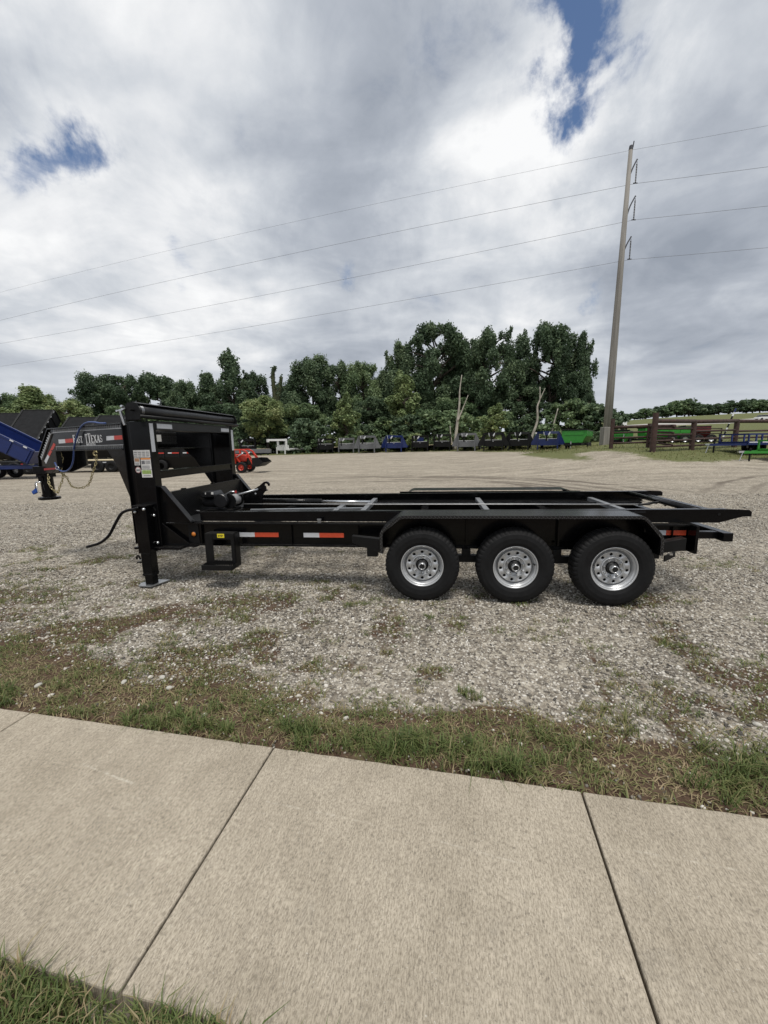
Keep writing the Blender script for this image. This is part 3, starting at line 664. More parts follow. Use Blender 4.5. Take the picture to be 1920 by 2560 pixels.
def rearg(mb,S):
    mb.prism([(-3.068,S(.306),1.195),(-3.03,S(.306),1.195),(-2.70,S(.306),.773),(-3.068,S(.306),.773)], (0,S(.318)-S(.306),0))
    a = Vector((-3.03,0,1.20)); b_ = Vector((-2.695,0,.776)); d = (b_-a).normalized(); nrm = Vector((-d.z,0,d.x))
    if nrm.z < 0: nrm = -nrm
    q = [a, b_, b_+nrm*.012, a+nrm*.012]
    mb.prism([(p.x,S(.270),p.z) for p in q], (0,S(.352)-S(.270),0))
    mb.box(-3.068,-3.026,*sorted((S(.270),S(.352))),1.196,1.208)
both('rear_gusset', rearg, BLK, .002)
# gooseneck arms converging on the coupler
AA = Vector((-3.42,.28)); AD = (Vector((-5.4,1.115))-AA).normalized(); AN = Vector((-AD.y, AD.x))   # AN points outwards or inwards
if AN.y > 0: AN = -AN
def ap(s, w, off, S=lambda v: v):      # point on the arm's outer face; off > 0 is proud of it
    p = AA+AD*s+AN*off; return (p.x, S(p.y), w)
OUT = [(0,1.925),(1.832,1.925),(2.248,1.554),(2.285,1.363),(2.25,1.32),(1.95,1.325),(1.75,1.41),(1.748,1.63),(0,1.645)]
def armweb(mb,S):
    a = [Vector(ap(s,w,-.012,S)) for s,w in OUT]; c = [Vector(ap(s,w,-.075,S)) for s,w in OUT]; n = len(a)
    fs = [tuple(range(n)), tuple(range(n,2*n))[::-1]]+[(i+n,(i+1)%n+n,(i+1)%n,i) for i in range(n)]
    mb.add(a+c, fs)
both('neck_arm', armweb, BLK, .003)
def edge_bar(mb, S, p, q, wd, o0, o1):      # a flange strip between (s,w) points, thickness across, from offset o0 to o1
    p = Vector(p); q = Vector(q); d = (q-p).normalized(); n_ = Vector((-d.y, d.x))*wd/2
    cs = [p-n_, q-n_, q+n_, p+n_]
    a = [Vector(ap(c[0],c[1],o0,S)) for c in cs]; b_ = [Vector(ap(c[0],c[1],o1,S)) for c in cs]
    mb.add(a+b_, [(0,1,2,3),(7,6,5,4)]+[(i+4,(i+1)%4+4,(i+1)%4,i) for i in range(4)])
def flanges(mb,S):
    edge_bar(mb,S,(0,1.932),(1.85,1.932),.014,.012,-.10); edge_bar(mb,S,(1.84,1.932),(2.262,1.556),.014,.012,-.10)
    edge_bar(mb,S,(0,1.640),(1.77,1.640),.014,.03,-.10); edge_bar(mb,S,(2.258,1.56),(2.292,1.36),.012,.008,-.09)
both('arm_flange', flanges, BLK, .002)
def lattice(mb,S):
    for k in range(34):                       # slanted rungs of the top and bottom cut-outs
        s = .03+k*.049
        edge_bar(mb,S,(s+.026,1.884),(s,1.920),.009,.004,-.012)
        edge_bar(mb,S,(s+.026,1.652),(s,1.688),.009,.004,-.012)
    edge_bar(mb,S,(0,1.880),(1.705,1.880),.010,.005,-.012); edge_bar(mb,S,(0,1.692),(1.68,1.692),.008,.005,-.012)
    a = Vector((1.80,1.905)); c = Vector((2.215,1.545)); d = (c-a).normalized(); n_ = Vector((d.y,-d.x))
    if n_.x > 0: n_ = -n_
    for k in range(11):
        p = a+d*(.03+k*.049); edge_bar(mb,S,p,p+n_*.045+Vector((0,-.006)),.009,.004,-.012)
    p = a+n_*.05; edge_bar(mb,S,p,p+d*.54,.009,.005,-.012)
EDGE = mat('worn_edge_grey', (0.17,0.175,0.18), 0.4, 0, 0.25, 20)
LAT = mat('lattice_bare_grey', (0.36,0.37,0.38), 0.4, 0.3, 0.25, 20)
both('lattice_trim', lattice, LAT, 0)
def kneeg(mb,S):
    P_ = [(0,.97),(0,1.645),(.44,1.645),(.28,1.48)]
    a = [Vector(ap(s,w,-.02,S)) for s,w in P_]; c = [Vector(ap(s,w,-.06,S)) for s,w in P_]
    mb.add(a+c, [(0,1,2,3),(7,6,5,4)]+[(i+4,(i+1)%4+4,(i+1)%4,i) for i in range(4)])
both('knee_gusset', kneeg, BLK, .002)
# reflective tape and lettering on the near arm
def facequad(name, m, pts, off=.0, parent=tr):
    mb = MB(); a = [ap(s,w,-.012+.002+off) for s,w in pts]; c = [ap(s,w,-.012-.001) for s,w in pts]
    mb.add(a+c, [(0,1,2,3),(7,6,5,4)]+[(i+4,(i+1)%4+4,(i+1)%4,i) for i in range(4)])
    return mb.build(name, m, parent)
facequad('white_tape', WHT, [(1.613,1.733),(1.425,1.736),(1.425,1.787),(1.608,1.785)])
facequad('red_tape', RED, [(1.423,1.736),(1.215,1.743),(1.212,1.791),(1.423,1.787)])
facequad('white_tape', WHT, [(.395,1.748),(.222,1.752),(.218,1.799),(.385,1.798)])
facequad('red_tape', RED, [(.220,1.752),(.012,1.753),(.010,1.802),(.216,1.799)])
facequad('red_tape', RED, [(1.757,1.745),(1.715,1.715),(1.948,1.560),(1.987,1.590)])
facequad('white_tape', WHT, [(1.989,1.589),(1.950,1.558),(2.088,1.456),(2.124,1.497)])
its = []
t3 = lambda x, y, d: ap(1.205-x, 1.732+y, -.012+d)
w1, xx = word('EAST', 0, 0, .082, .98, 1.24, .03); its += w1
its += [('T', .315, -.032, .135, .55)]
w2, xx = word('TEXAS', .375, -.002, .088, .98, 1.28, .03); its += w2
w3, xx = word('TRAILERS', .330, -.038, .030, 1.15, 1.5, .10); its += w3
letters(w1, t3, .003).build('lettering', TXT, tr); letters(its[4:5], t3, .003).build('lettering', TXT, tr); letters(w2, t3, .003).build('lettering', TXT, tr); letters(w3, t3, .003).build('lettering', TXT, tr)
# headboard between the uprights
mb = MB(); mb.box(-3.30,-3.066,.37,mv(.37),1.862,1.948); mb.box(-3.30,-3.055,.37,mv(.37),1.948,1.956); mb.box(-3.3,-3.055,.37,mv(.37),1.854,1.862)
HB = mat('headboard_grey_black', (0.016,0.0165,0.0175), 0.42, 0, 0.2, 9)
mb.build('headboard_beam', HB, tr, .003)
mb = MB(); mb.box(-3.17,-3.085,.37,mv(.37),1.300,1.372); mb.box(-3.17,-3.064,.37,mv(.37),1.372,1.381); mb.box(-3.17,-3.064,.37,mv(.37),1.291,1.300)
mb.build('cross_channel', BLK, tr, .002)
def tapebox(name, m, u0,u1,v0,v1,w0,w1): return MB().box(u0,u1,v0,v1,w0,w1).build(name, m, tr)
tapebox('white_tape', WHT, -3.069,-3.0655,.258,.318,1.605,1.925); tapebox('white_tape', WHT, -3.066,-3.0625,.385,.66,1.872,1.925)
tapebox('white_tape', WHT, -3.069,-3.0655,mv(.318),mv(.258),1.585,1.905); tapebox('white_tape', WHT, -3.066,-3.0625,mv(.62),mv(.385),1.872,1.922)
# tarp roller
mb = MB(); mb.tube([(-3.13,.16,2.060),(-3.13,.6,2.056),(-3.13,1.2,2.061),(-3.13,1.8,2.054),(-3.13,mv(.16),2.058)], [.058,.060,.057,.060,.058], 20)
roll = mb.build('tarp_roll', TARP, tr, smooth=True)
for v in (.185,.20,.215): MB().lathe([(.0595,-.003),(.063,0),(.0595,.003)], 24, (-3.13,v,2.06)).build('cord', STEEL, roll)
mb = MB()
prof = [(-3.235,2.02),(-3.235,2.09),(-3.20,2.135),(-3.135,2.150),(-3.085,2.135)]
a = [(u,.12,w) for u,w in prof]; pin = [(u+(.006 if u < -3.15 else 0), w-.006) for u,w in prof]
mb.prism(a+[(u,.12,w) for u,w in pin[::-1]], (0,mv(.12)-.12,0)); mb.build('tarp_housing', BLKM, tr, .001)
def endpl(mb,S):
    mb.prism([(-3.235,S(.118),1.957),(-3.235,S(.118),2.09),(-3.20,S(.118),2.135),(-3.135,S(.118),2.15),(-3.085,S(.118),2.135),(-3.05,S(.118),2.06),(-3.06,S(.118),1.957)], (0,S(.128)-S(.118),0))
both('end_bracket', endpl, BLKM, .002)
def brk(mb,S): bx(mb,S,-3.24,-3.08,.128,.26,1.952,1.966)
both('bracket_foot', brk, BLKM, .002)
MB().cyl((-3.06,.12,1.99),(-3.06,mv(.12)+.03,1.985),.021,n=14).build('tarp_bar', BLKM, tr, smooth=True)
MB().cyl((-3.13,.06,2.06),(-3.13,.13,2.06),.012,n=10).build('roller_shaft', BLKM, tr)
mb = MB(); mb.bar((-3.265,.09,2.068),(-3.235,.10,1.90),.022,.030,(0,1,0)); mb.bar((-3.285,.10,2.045),(-3.215,.10,2.085),.025,.02,(0,1,0)); mb.cyl((-3.225,.09,2.092),(-3.225,.06,2.10),.014,n=10); mb.cyl((-3.285,.1,2.05),(-3.285,.06,2.05),.012,n=10)
mb.build('roller_crank', CHR, tr, .003)
# spare tyre lying in the gooseneck
TYP = [(.206,-.088),(.222,-.100),(.255,-.114),(.305,-.119),(.345,-.113),(.366,-.102),(.3795,-.089),(.3856,-.074),(.3856,-.046),(.378,-.043),(.378,-.037),(.3856,-.034),(.3856,-.003),(.378,0.0)]
TYP = TYP+[(r,-y) for r,y in TYP[:-1][::-1]]
def tread(j, k):
    r = TYP[j][0]
    if 0.365 < r < 0.3795 and j not in (9,10): return -0.007*(k%3 == 0)
    if r > 0.3790 and k%3 == 0: return -0.006
    return 0.0
tyre_me = MB().lathe(TYP, 150, mod=tread).mesh('tyre', RUB, smooth=False)
sp = link('spare_tyre', tyre_me, tr, loc=(-3.86,1.225,1.775), rot=(R(90),0,0))
_n = Vector((.87,0,.493)); _t = Vector((-.493,0,.87)); _y = Vector((0,1,0))
MB().prism([_n*.388+_t*a_*.032+_y*b_*.045 for a_,b_ in ((-1,-1),(1,-1),(1,1),(-1,1))], _n*.002).build('tyre_sticker', PAPER, sp)
mb = MB(); mb.box(-4.25,-3.31,.95,1.50,1.632,1.648); mb.build('spare_shelf', BLK, tr, .002)
mb = MB(); mb.box(-3.30,-3.29,.37,mv(.37),1.40,1.86)
# coupler
cu = -5.50
mb = MB(); mb.box(cu-.10,cu+.115,VC-.10,VC+.10,1.31,1.42); mb.box(cu-.082,cu+.082,VC-.082,VC+.082,1.26,1.31); mb.build('coupler_collar', BLK, tr, .006)
mb = MB(); mb.tube([(cu,VC,1.31),(cu,VC,.975)], .078, 24); mb.tube([(cu,VC,1.01),(cu,VC,.985)], .088, 24); cpl = mb.build('coupler_tube', BLK, tr, smooth=False)
mb = MB(); mb.prism([(cu+.145*math.cos(R(a_)),VC+.125*math.sin(R(a_)),.935) for a_ in range(0,360,20)], (0,0,.035)); mb.build('coupler_plate', BLK, tr, .004)
MB().box(cu-.03,cu+.03,VC-.105,VC-.082,1.20,1.28).build('clamp_block', BLK, tr, .003)
facequad('red_strap', STRAP, [(2.278,1.356),(1.752,1.388),(1.748,1.408),(2.275,1.388)], .006)
mb = MB(); mb.tube([(-5.455,1.09,1.197),(-5.53,1.085,1.20),(-5.55,1.085,1.17),(-5.552,1.085,1.10)],.009,8); mb.tube([(-5.53,1.085,1.18),(-5.525,1.085,1.055),(-5.50,1.10,1.05)],.007,8); mb.build('latch_pin', CHR, tr, smooth=True)
mb = MB(); mb.prism([(-5.605,1.06,1.065),(-5.545,1.06,1.108),(-5.525,1.06,1.05),(-5.585,1.06,1.022)], (0,.035,0)); mb.build('padlock', LOCK, tr, .005)
# chains
def chain(name, pts, v=1.1, par=tr):
    P_ = [Vector((u,v+.02*math.sin(i*1.3),w)) for i,(u,w) in enumerate(pts)]
    seg = [0]
    for a,b_ in zip(P_[:-1],P_[1:]): seg.append(seg[-1]+(b_-a).length)
    mb = MB(); s = 0; k = 0
    while s < seg[-1]:
        i = max(j for j in range(len(seg)) if seg[j] <= s); i = min(i, len(P_)-2)
        p = P_[i].lerp(P_[i+1], (s-seg[i])/(seg[i+1]-seg[i])); d = (P_[i+1]-P_[i]).normalized()
        x = d.cross(Vector((0,1,0))).normalized(); y = d.cross(x); sdv = (x+y*.5).normalized() if k%2 else (y-x*.35).normalized()
        ring = [p+d*.024*math.cos(R(q))*1.0+sdv*.0135*math.sin(R(q)) for q in range(0,360,36)]
        mb.tube(ring, .0048, 6, closed=True); s += .036; k += 1
    return mb.build(name, BRASS, par, smooth=True)
chain('safety_chain', [(-5.089,1.60),(-5.089,1.537),(-5.083,1.493),(-5.1,1.444),(-5.096,1.387),(-5.112,1.322),(-5.122,1.265),(-5.138,1.199),(-5.158,1.133),(-5.199,1.059),(-5.23,1.038),(-5.265,1.051),(-5.3,1.092),(-5.312,1.151),(-5.331,1.201),(-5.344,1.259),(-5.348,1.30)])
chain('safety_chain', [(-5.113,1.314),(-5.082,1.256),(-5.048,1.19),(-4.993,1.132),(-4.924,1.111),(-4.842,1.11),(-4.763,1.147),(-4.697,1.22),(-4.651,1.284),(-4.613,1.357),(-4.584,1.453),(-4.565,1.56)], 1.12)
mb = MB(); ring = [(-4.563+.03*math.cos(R(q)),1.12,1.588+.03*math.sin(R(q))) for q in range(20,330,25)]; mb.tube(ring,.010,8); mb.bar((-4.563,1.12,1.61),(-4.563,1.12,1.66),.03,.03,(1,0,0)); mb.build('chain_hook', BRASS, tr, smooth=True)
mb = MB(); mb.tube([(-5.36,1.11,1.29),(-5.36,1.15,1.30)],.018,8); mb.build('chain_eye', BLK, tr)
HP = [(.30,1.945),(.429,1.952),(.559,1.968),(.71,1.972),(.834,1.945),(.938,1.889),(1.02,1.817),(1.119,1.693),(1.179,1.566),(1.223,1.488),(1.298,1.419),(1.423,1.37),(1.559,1.362),(1.664,1.393),(1.706,1.442),(1.728,1.48)]
def catmull(P_, n=5):
    out = []; P_ = [Vector(p) for p in P_]
    for i in range(len(P_)-1):
        p0,p1,p2,p3 = P_[max(i-1,0)],P_[i],P_[i+1],P_[min(i+2,len(P_)-1)]
        for k in range(n):
            t_ = k/n; out.append(0.5*((2*p1)+(p2-p0)*t_+(2*p0-5*p1+4*p2-p3)*t_*t_+(3*p1-p0-3*p2+p3)*t_**3))
    return out+[P_[-1]]
MB().tube(catmull([ap(s,w,.022) for s,w in HP]), .0105, 8).build('air_hose', HOSE, tr, smooth=True)
mb = MB(); ring = [Vector(ap(1.665+.05*math.cos(R(q)),1.405+.022*math.sin(R(q)),.03)) for q in range(0,360,30)]; mb.tube(ring,.005,6,closed=True); mb.build('hose_clip', CHR, tr, smooth=True)
# warning stickers on the near upright
def dec(name, m, u0, u1, w0, w1, lay=0, par=tr): return MB().box(u0,u1,.249-.0012*(lay+1),.2505,w0,w1).build(name, m, par)
d0 = dec('warning_sticker', PAPER, -3.294,-3.091, 1.545,1.627)
for k in range(3):
    for j in range(4): dec('print', PRINT, -3.288+j*.05,-3.25+j*.05, 1.557+k*.021,1.565+k*.021, 1, d0)
d1 = dec('warning_sticker', PAPER, -3.294,-3.227,1.455,1.540); dec('print', PTAN, -3.288,-3.233,1.497,1.535,1,d1)
for k in range(3): dec('print', PRINT, -3.287,-3.236,1.461+k*.010,1.465+k*.010,1,d1)
d2 = dec('warning_sticker', PAPER, -3.214,-3.091,1.410,1.540); dec('print', PORG, -3.212,-3.093,1.520,1.537,1,d2)
dec('print', PRINT, -3.206,-3.166,1.467,1.507,1,d2)
for k in range(4): dec('print', PRINT, -3.158,-3.099,1.470+k*.010,1.474+k*.010,1,d2)
for k in range(3): dec('print', PRINT, -3.205,-3.11,1.420+k*.012,1.425+k*.012,1,d2)
d3 = dec('warning_sticker', PAPER, -3.220,-3.091,1.315,1.405); dec('print', PGRN, -3.212,-3.10,1.355,1.398,1,d3); dec('print', PRINT, -3.20,-3.11,1.33,1.338,1,d3)
mb = MB(); mb.prism([(-3.261+.034*math.cos(R(q)),.2505,1.402+.036*math.sin(R(q))) for q in range(0,360,15)], (0,-.0022,0)); ds = mb.build('round_sticker', PAPER, tr)
ring = MB()
for q in range(0,360,15):
    a0, a1 = R(q), R(q+15)
    ring.add([(-3.261+r_*math.cos(aa),.2475,1.402+r_*1.05*math.sin(aa)) for r_, aa in ((.029,a0),(.033,a0),(.033,a1),(.029,a1))], [(0,1,2,3)])
ring.build('print', STRAP, ds); dec('print', PRINT, -3.283,-3.239,1.394,1.408,2,ds)
# diamond-plate bulkhead and deck shelf
mb = MB(); mb.box(-2.965,-2.957,.37,mv(.37),.775,1.125); mb.box(-2.985,-2.950,.37,mv(.37),1.125,1.135); mb.build('bulkhead_panel', DPL, tr)
def tab(mb): pass
for v in (.62,1.30,1.95): MB().box(-2.99,-2.95,v-.03,v+.03,1.135,1.150).build('panel_tab', BLK, tr, .003)
mb = MB(); mb.box(-2.955,-2.62,.36,mv(.36),.772,.784); mb.build('front_deck_plate', HB, tr, .001)
# jack
jk = empty('jack', (0,0,0), parent=tr)
mb = MB(); mb.box(-3.285,-3.130,.125,.249,.44,1.00); mb.box(-3.300,-3.115,.118,.249,.985,1.006); mb.build('jack_housing', BLK, jk, .006)
mb = MB(); mb.box(-3.268,-3.148,.130,.247,.16,.44); mb.box(-3.274,-3.142,.124,.2495,.175,.195); mb.build('jack_sleeve', BLK, jk, .006)
mb = MB(); mb.box(-3.258,-3.160,.140,.238,.055,.17); mb.build('jack_leg', BLK, jk, .006)
mb = MB(); mb.prism([(-3.365,.20,.046),(-3.32,.10,.046),(-3.155,.09,.046),(-3.075,.335,.046),(-3.27,.335,.046)], (0,0,.012)); mb.build('jack_foot', STEEL, jk, .002)
MB().tube(catmull([(-3.20,.105,.985),(-3.26,.095,.966),(-3.33,.09,.955),(-3.41,.085,.915),(-3.50,.085,.80),(-3.58,.085,.685),(-3.65,.085,.62),(-3.74,.085,.568),(-3.90,.085,.524)]), .0165, 10).build('jack_crank', BLK, jk, smooth=True)
for u,v,w in ((-3.255,.115,.935),(-3.14,.112,.965),(-3.118,.24,.872),(-3.11,.24,.545)):
    mb = MB(); mb.lathe([(0,-.022),(.012,-.018),(.017,-.008),(.018,0)], 12, (u,v-.115*0-.002,w)); mb.build('bolt', CHR, jk, smooth=True)
mb = MB(); mb.tube(catmull([(-3.345,.16,.36),(-3.342,.16,.395),(-3.325,.16,.405),(-3.308,.16,.385),(-3.30,.16,.35),(-3.285,.16,.345)]),.010,8); mb.box(-3.335,-3.268,.14,.19,.322,.336); mb.build('spring_pin', BLK, jk, smooth=False)
MB().box(-3.318,-3.272,.15,.185,.337,.362).build('spring_pin_block', CHR, jk, .003)
MB().prism([(-3.13,.235,.99),(-3.09,.235,.93),(-3.09,.235,.45),(-3.13,.235,.45)], (0,.014,0)).build('jack_bracket', BLK, jk, .002)
# side step
stp = empty('side_step', (0,0,0), parent=tr)
def lup(u0, u1): return MB().prism([(u0,.20,.672),(u1,.20,.672),(u1,.20,.30),(u0,.20,.30)], (0,.012,0))
mb = MB(); mb.box(-2.490,-2.395,.185,.197,.285,.668); mb.box(-2.490,-2.478,.185,.30,.285,.668); mb.build('step_side', BLKM, stp, .002)
mb = MB(); mb.box(-2.175,-2.125,.185,.197,.285,.668); mb.box(-2.137,-2.125,.185,.30,.285,.668); mb.build('step_side', BLKM, stp, .002)
mb = MB(); mb.box(-2.478,-2.137,.19,.30,.600,.676); mb.build('step_back', BLKM, stp, .004)
mb = MB(); mb.box(-2.515,-2.150,.11,.122,.258,.318); mb.box(-2.515,-2.150,.122,.29,.258,.266); mb.box(-2.515,-2.503,.122,.29,.266,.318); mb.prism([(-2.150,.11,.258),(-2.12,.16,.285),(-2.12,.29,.285),(-2.150,.29,.258)], (0,0,.05)); mb.build('step_tread', BLKM, stp, .003)
mb = MB()
for k in range(17): u = -2.495+k*.0205; mb.prism([(u,.125,.318),(u+.010,.125,.318),(u+.005,.125,.332)], (0,.16,0))
mb.build('step_teeth', BLKM, stp)
ys = MB().box(-2.334,-2.249,.1885,.1902,.622,.669).build('step_sticker', YEL, stp)
w4, xe = word('STEP', 0, 0, .020, 1.0, 1, .12, BOLD)
letters([(c_,x_+.012,y_,h_,f_) for c_,x_,y_,h_,f_ in w4], lambda x,y,d: (-2.334+x*1.05,.1885-d,.635+y), .001, BOLD).build('print', BORE, ys)
# markers and tape on the near beam
def lens(u, v, w, r, m, par=tr):
    mb = MB(); mb.lathe([(r*1.35,0),(r*1.35,-.008),(r*1.1,-.010)], 20, (u,v,w)); o = mb.build('marker_light', BLKM, par, smooth=True)
    mb = MB(); mb.lathe([(0,-.018),(r*.5,-.017),(r*.9,-.012),(r*1.1,-.004)], 20, (u,v,w)); mb.build('lens', m, o, smooth=True); return o
MB().box(-2.775,-2.645,.335,.3435,.52,.75).build('light_plate', BLKM, tr, .001)
lens(-2.708,.334,.630,.026,AMB)
for u0,u1,u2 in ((-2.14,-1.955,-1.665),(-1.365,-1.18,-.893)):
    MB().box(u0,u1,.3405,.3438,.600,.652).build('white_tape', WHT, tr); MB().box(u1+.001,u2,.3405,.3438,.600,.652).build('red_tape', ORG, tr)
MB().box(2.37,2.498,.3405,.3438,.655,.705).build('white_tape', WHT, tr); MB().box(2.499,2.69,.3405,.3438,.655,.705).build('red_tape', ORG, tr)
# fenders
FP = [(-.432,.53),(-.432,.757),(-.218,.924),(2.105,.924),(2.285,.72),(2.285,.54)]
def offs(P_, d):
    out = []
    for i,p in enumerate(P_):
        a = Vector(P_[max(i-1,0)]); c = Vector(P_[min(i+1,len(P_)-1)]); q = Vector(p)
        n1 = (q-a).normalized() if i else (c-q).normalized(); n2 = (c-q).normalized() if i < len(P_)-1 else n1
        t_ = (n1+n2).normalized(); nr = Vector((t_.y,-t_.x)); k = d/max(.4, nr.dot(Vector((n1.y,-n1.x)))); out.append(q+nr*k)
    return out
def roundc(P_, r=.05):
    out = [P_[0]]
    for i in range(1,len(P_)-1):
        p = Vector(P_[i]); a = (Vector(P_[i-1])-p).normalized()*r; c = (Vector(P_[i+1])-p).normalized()*r
        for k in range(4):
            t_ = k/3; out.append(tuple((p+a)*(1-t_)**2+p*2*t_*(1-t_)+(p+c)*t_*t_))
    return out+[P_[-1]]
def fender(mb,S):
    Q = roundc(FP); I = offs(Q,.005); n = len(Q)
    a = [(p[0],S(-.045),p[1]) for p in Q]; b_ = [(p[0],S(.285),p[1]) for p in Q]; c = [(p[0],S(.285),p[1]) for p in I]; d = [(p[0],S(-.045),p[1]) for p in I]
    fs = []
    for i in range(n-1):
        fs += [(i,i+1,n+i+1,n+i),(2*n+i,2*n+i+1,3*n+i+1,3*n+i),(3*n+i,3*n+i+1,i+1,i),(n+i,n+i+1,2*n+i+1,2*n+i)]
    mb.add(a+b_+c+d, fs)
    L = offs(Q,.030)
    for i in range(n-1): 
        q0,q1,l0,l1 = I[i],I[i+1],L[i],L[i+1]
        mb.add([(q0[0],S(-.045),q0[1]),(q1[0],S(-.045),q1[1]),(l1[0],S(-.045),l1[1]),(l0[0],S(-.045),l0[1]),(q0[0],S(-.040),q0[1]),(q1[0],S(-.040),q1[1]),(l1[0],S(-.040),l1[1]),(l0[0],S(-.040),l0[1])],
               [(3,2,1,0),(4,5,6,7),(2,3,7,6)])
DPF = diamond_mat('fender_plate', (0.015,0.015,0.0155), 0.2, 26.0)
fen = both('fender', fender, DPF, 0)
def inner(mb,S):
    bx(mb,S,-.40,2.26,.286,.292,.60,.905)
    for u in (.47,1.41): bx(mb,S,u-.01,u+.01,.235,.286,.55,.90)
both('fender_back_panel', inner, BLK, .001)
both('fender_post', lambda mb,S: bx(mb,S,-.42,-.40,-.03,.28,.52,.76), BLK, .001)
both('fender_post', lambda mb,S: bx(mb,S,2.25,2.272,-.03,.28,.54,.70), BLK, .001)
def fbr(mb,S):
    mb.prism([(-.75,S(.10),.675),(-.437,S(-.03),.675),(-.437,S(-.03),.53),(-.75,S(.10),.60)], (0,S(.30)-S(.22),0))
both('fender_bracket', fbr, BLKM, .002)
lens(-.485,.012,.590,.018,AMB)
def rbr(mb,S):
    mb.prism([(2.30,S(.16),.60),(2.62,S(.20),.655),(2.62,S(.20),.53),(2.30,S(.16),.50)], (0,S(.28)-S(.18),0))
both('rear_bracket', rbr, BLKM, .002)
both('rear_end_plate', lambda mb,S: bx(mb,S,2.70,2.728,.20,.42,.495,.775), BLK, .003)
MB().box(2.305,2.345,.13,.16,.545,.62).build('marker_light', REDL, tr, .004)
mb = MB(); mb.prism([(2.325,.0,.525),(2.45,.06,.555),(2.45,.06,.505),(2.325,.0,.465)], (0,.02,0)); fl = mb.build('flap_bracket', BLKM, tr, .002)
MB().box(2.37,2.41,.028,.045,.525,.545).build('clip', CHR, fl)
# running gear
wheel0 = None
def hole_disc(mb, r0, r1, rc, rh, n, yf):
    for k in range(n):
        a0 = 2*math.pi*k/n; da = 2*math.pi/n
        bd = [(r0,0),(r0,.5),(r0,1),((r0+r1)/2,1),(r1,1),(r1,.5),(r1,0),((r0+r1)/2,0)]
        O_ = [(r*math.cos(a0+da*(s-.5)), yf(r), r*math.sin(a0+da*(s-.5))) for r,s in bd]
        c = Vector((rc*math.cos(a0),yf(rc),rc*math.sin(a0))); er = Vector((math.cos(a0),0,math.sin(a0))); et = Vector((-math.sin(a0),0,math.cos(a0)))
        angs = [(-1,-1),(-1,0),(-1,1),(0,1),(1,1),(1,0),(1,-1),(0,-1)]
        H_ = []; B_ = []
        for p,q in angs:
            l = math.hypot(p,q); h = c+er*p/l*rh+et*q/l*rh; H_.append(tuple(h)); B_.append((h.x,h.y+.012,h.z))
        mb.add(O_+H_+B_, [(i,(i+1)%8,8+(i+1)%8,8+i) for i in range(8)]+[(8+i,8+(i+1)%8,16+(i+1)%8,16+i) for i in range(8)])
rim = MB()
rim.lathe([(.2065,-.075),(.2205,-.0885),(.2235,-.0950),(.2205,-.0995),(.2140,-.0985),(.2085,-.0930),(.2050,-.0800),(.2000,-.0700),(.1970,-.0690),(.1930,-.0540),(.1880,-.0470),(.1830,-.0400),(.1790,-.0250),(.178,-.012),(.1740,-.030),(.168,-.0400)], 72)
hole_disc(rim, .112, .168, .140, .0165, 10, lambda r: -.040-.016*math.sin((r-.112)/.056*math.pi*.55+.6)+.003)
rim.lathe([(.112,-.0480),(.1085,-.0600),(.1030,-.0630),(.0980,-.0560),(.0950,-.0500),(.068,-.0500),(.066,-.047),(.066,-.012)], 60)
rim_me = rim.mesh('rim', SIL, smooth=True)
bore_me = MB().lathe([(.205,.0),(.10,.0),(.066,-.012),(.062,-.018),(.0,-.018)], 40).mesh('brake_drum', BORE, True)
hub = MB(); hub.lathe([(.0385,-.050),(.0385,-.112),(.034,-.118),(.0275,-.120),(.026,-.112)], 32); hub_me = hub.mesh('hub_cap', CHR, True)
hubc_me = MB().lathe([(.0265,-.114),(.0,-.114)], 24).mesh('hub_plug', BORE, True)
hubd_me = MB().lathe([(.0585,-.018),(.0565,-.054),(.0405,-.0605)], 32).mesh('hub_body', BORE, True)
lug = MB(); lug.lathe([(.0125,-.050),(.0125,-.060),(.0090,-.0680),(.0075,-.074),(0,-.075)], 6); lug_me = lug.mesh('lug_nut', CHR)
val = MB().tube([(.186,-.045,0),(.192,-.075,0),(.188,-.088,0)],.005,6).mesh('valve_stem', BORE)
def make_wheel(u, v, face, spin):
    w = empty('wheel', (u,v,.3856), (0,0,0 if face < 0 else math.pi), parent=tr)
    sp_ = R(spin)
    link('tyre', tyre_me, w, rot=(0,sp_,0)); link('rim', rim_me, w, rot=(0,sp_,0)); link('brake_drum', bore_me, w); 
    link('hub_cap', hub_me, w); link('hub_plug', hubc_me, w); link('hub_body', hubd_me, w); link('valve_stem', val, w, rot=(0,sp_,0))
    for k in range(8):
        a_ = sp_+2*math.pi*(k+.5)/8; link('lug_nut', lug_me, w, loc=(.083*math.cos(a_),0,.083*math.sin(a_)))
    return w
for k,(u,spn) in enumerate(((0.0,18),(.9386,-8),(1.8772,190))):
    make_wheel(u, .096, -1, spn); make_wheel(u, mv(.096), 1, spn+25)
    MB().cyl((u,.2,.385),(u,mv(.2),.385),.045,n=14).build('axle', BLKM, tr, smooth=True)
for u in (.4693,1.4079):
    both('equalizer', lambda mb,S,u=u: (bx(mb,S,u-.045,u+.045,.255,.335,.43,.505), bx(mb,S,u-.16,u+.16,.262,.33,.355,.432)), BLKM, .003)
for u0,u1,w0 in ((-.62,-.50,.40),(2.32,2.42,.42)):
    both('spring_hanger', lambda mb,S,a=u0,b_=u1,w=w0: bx(mb,S,a,b_,.27,.335,w,.5), BLKM, .003)
def leaf(mb,S,u):
    for q in range(3):
        hw_ = .40-.09*q; pts = [(u+hw_*x_, .43-.055*(1-x_*x_)-.012*q) for x_ in np.linspace(-1,1,9)]
        for (a0,b0),(a1,b1) in zip(pts[:-1],pts[1:]): mb.bar((a0,S(.298),b0),(a1,S(.298),b1),.06,.010,(0,0,1))
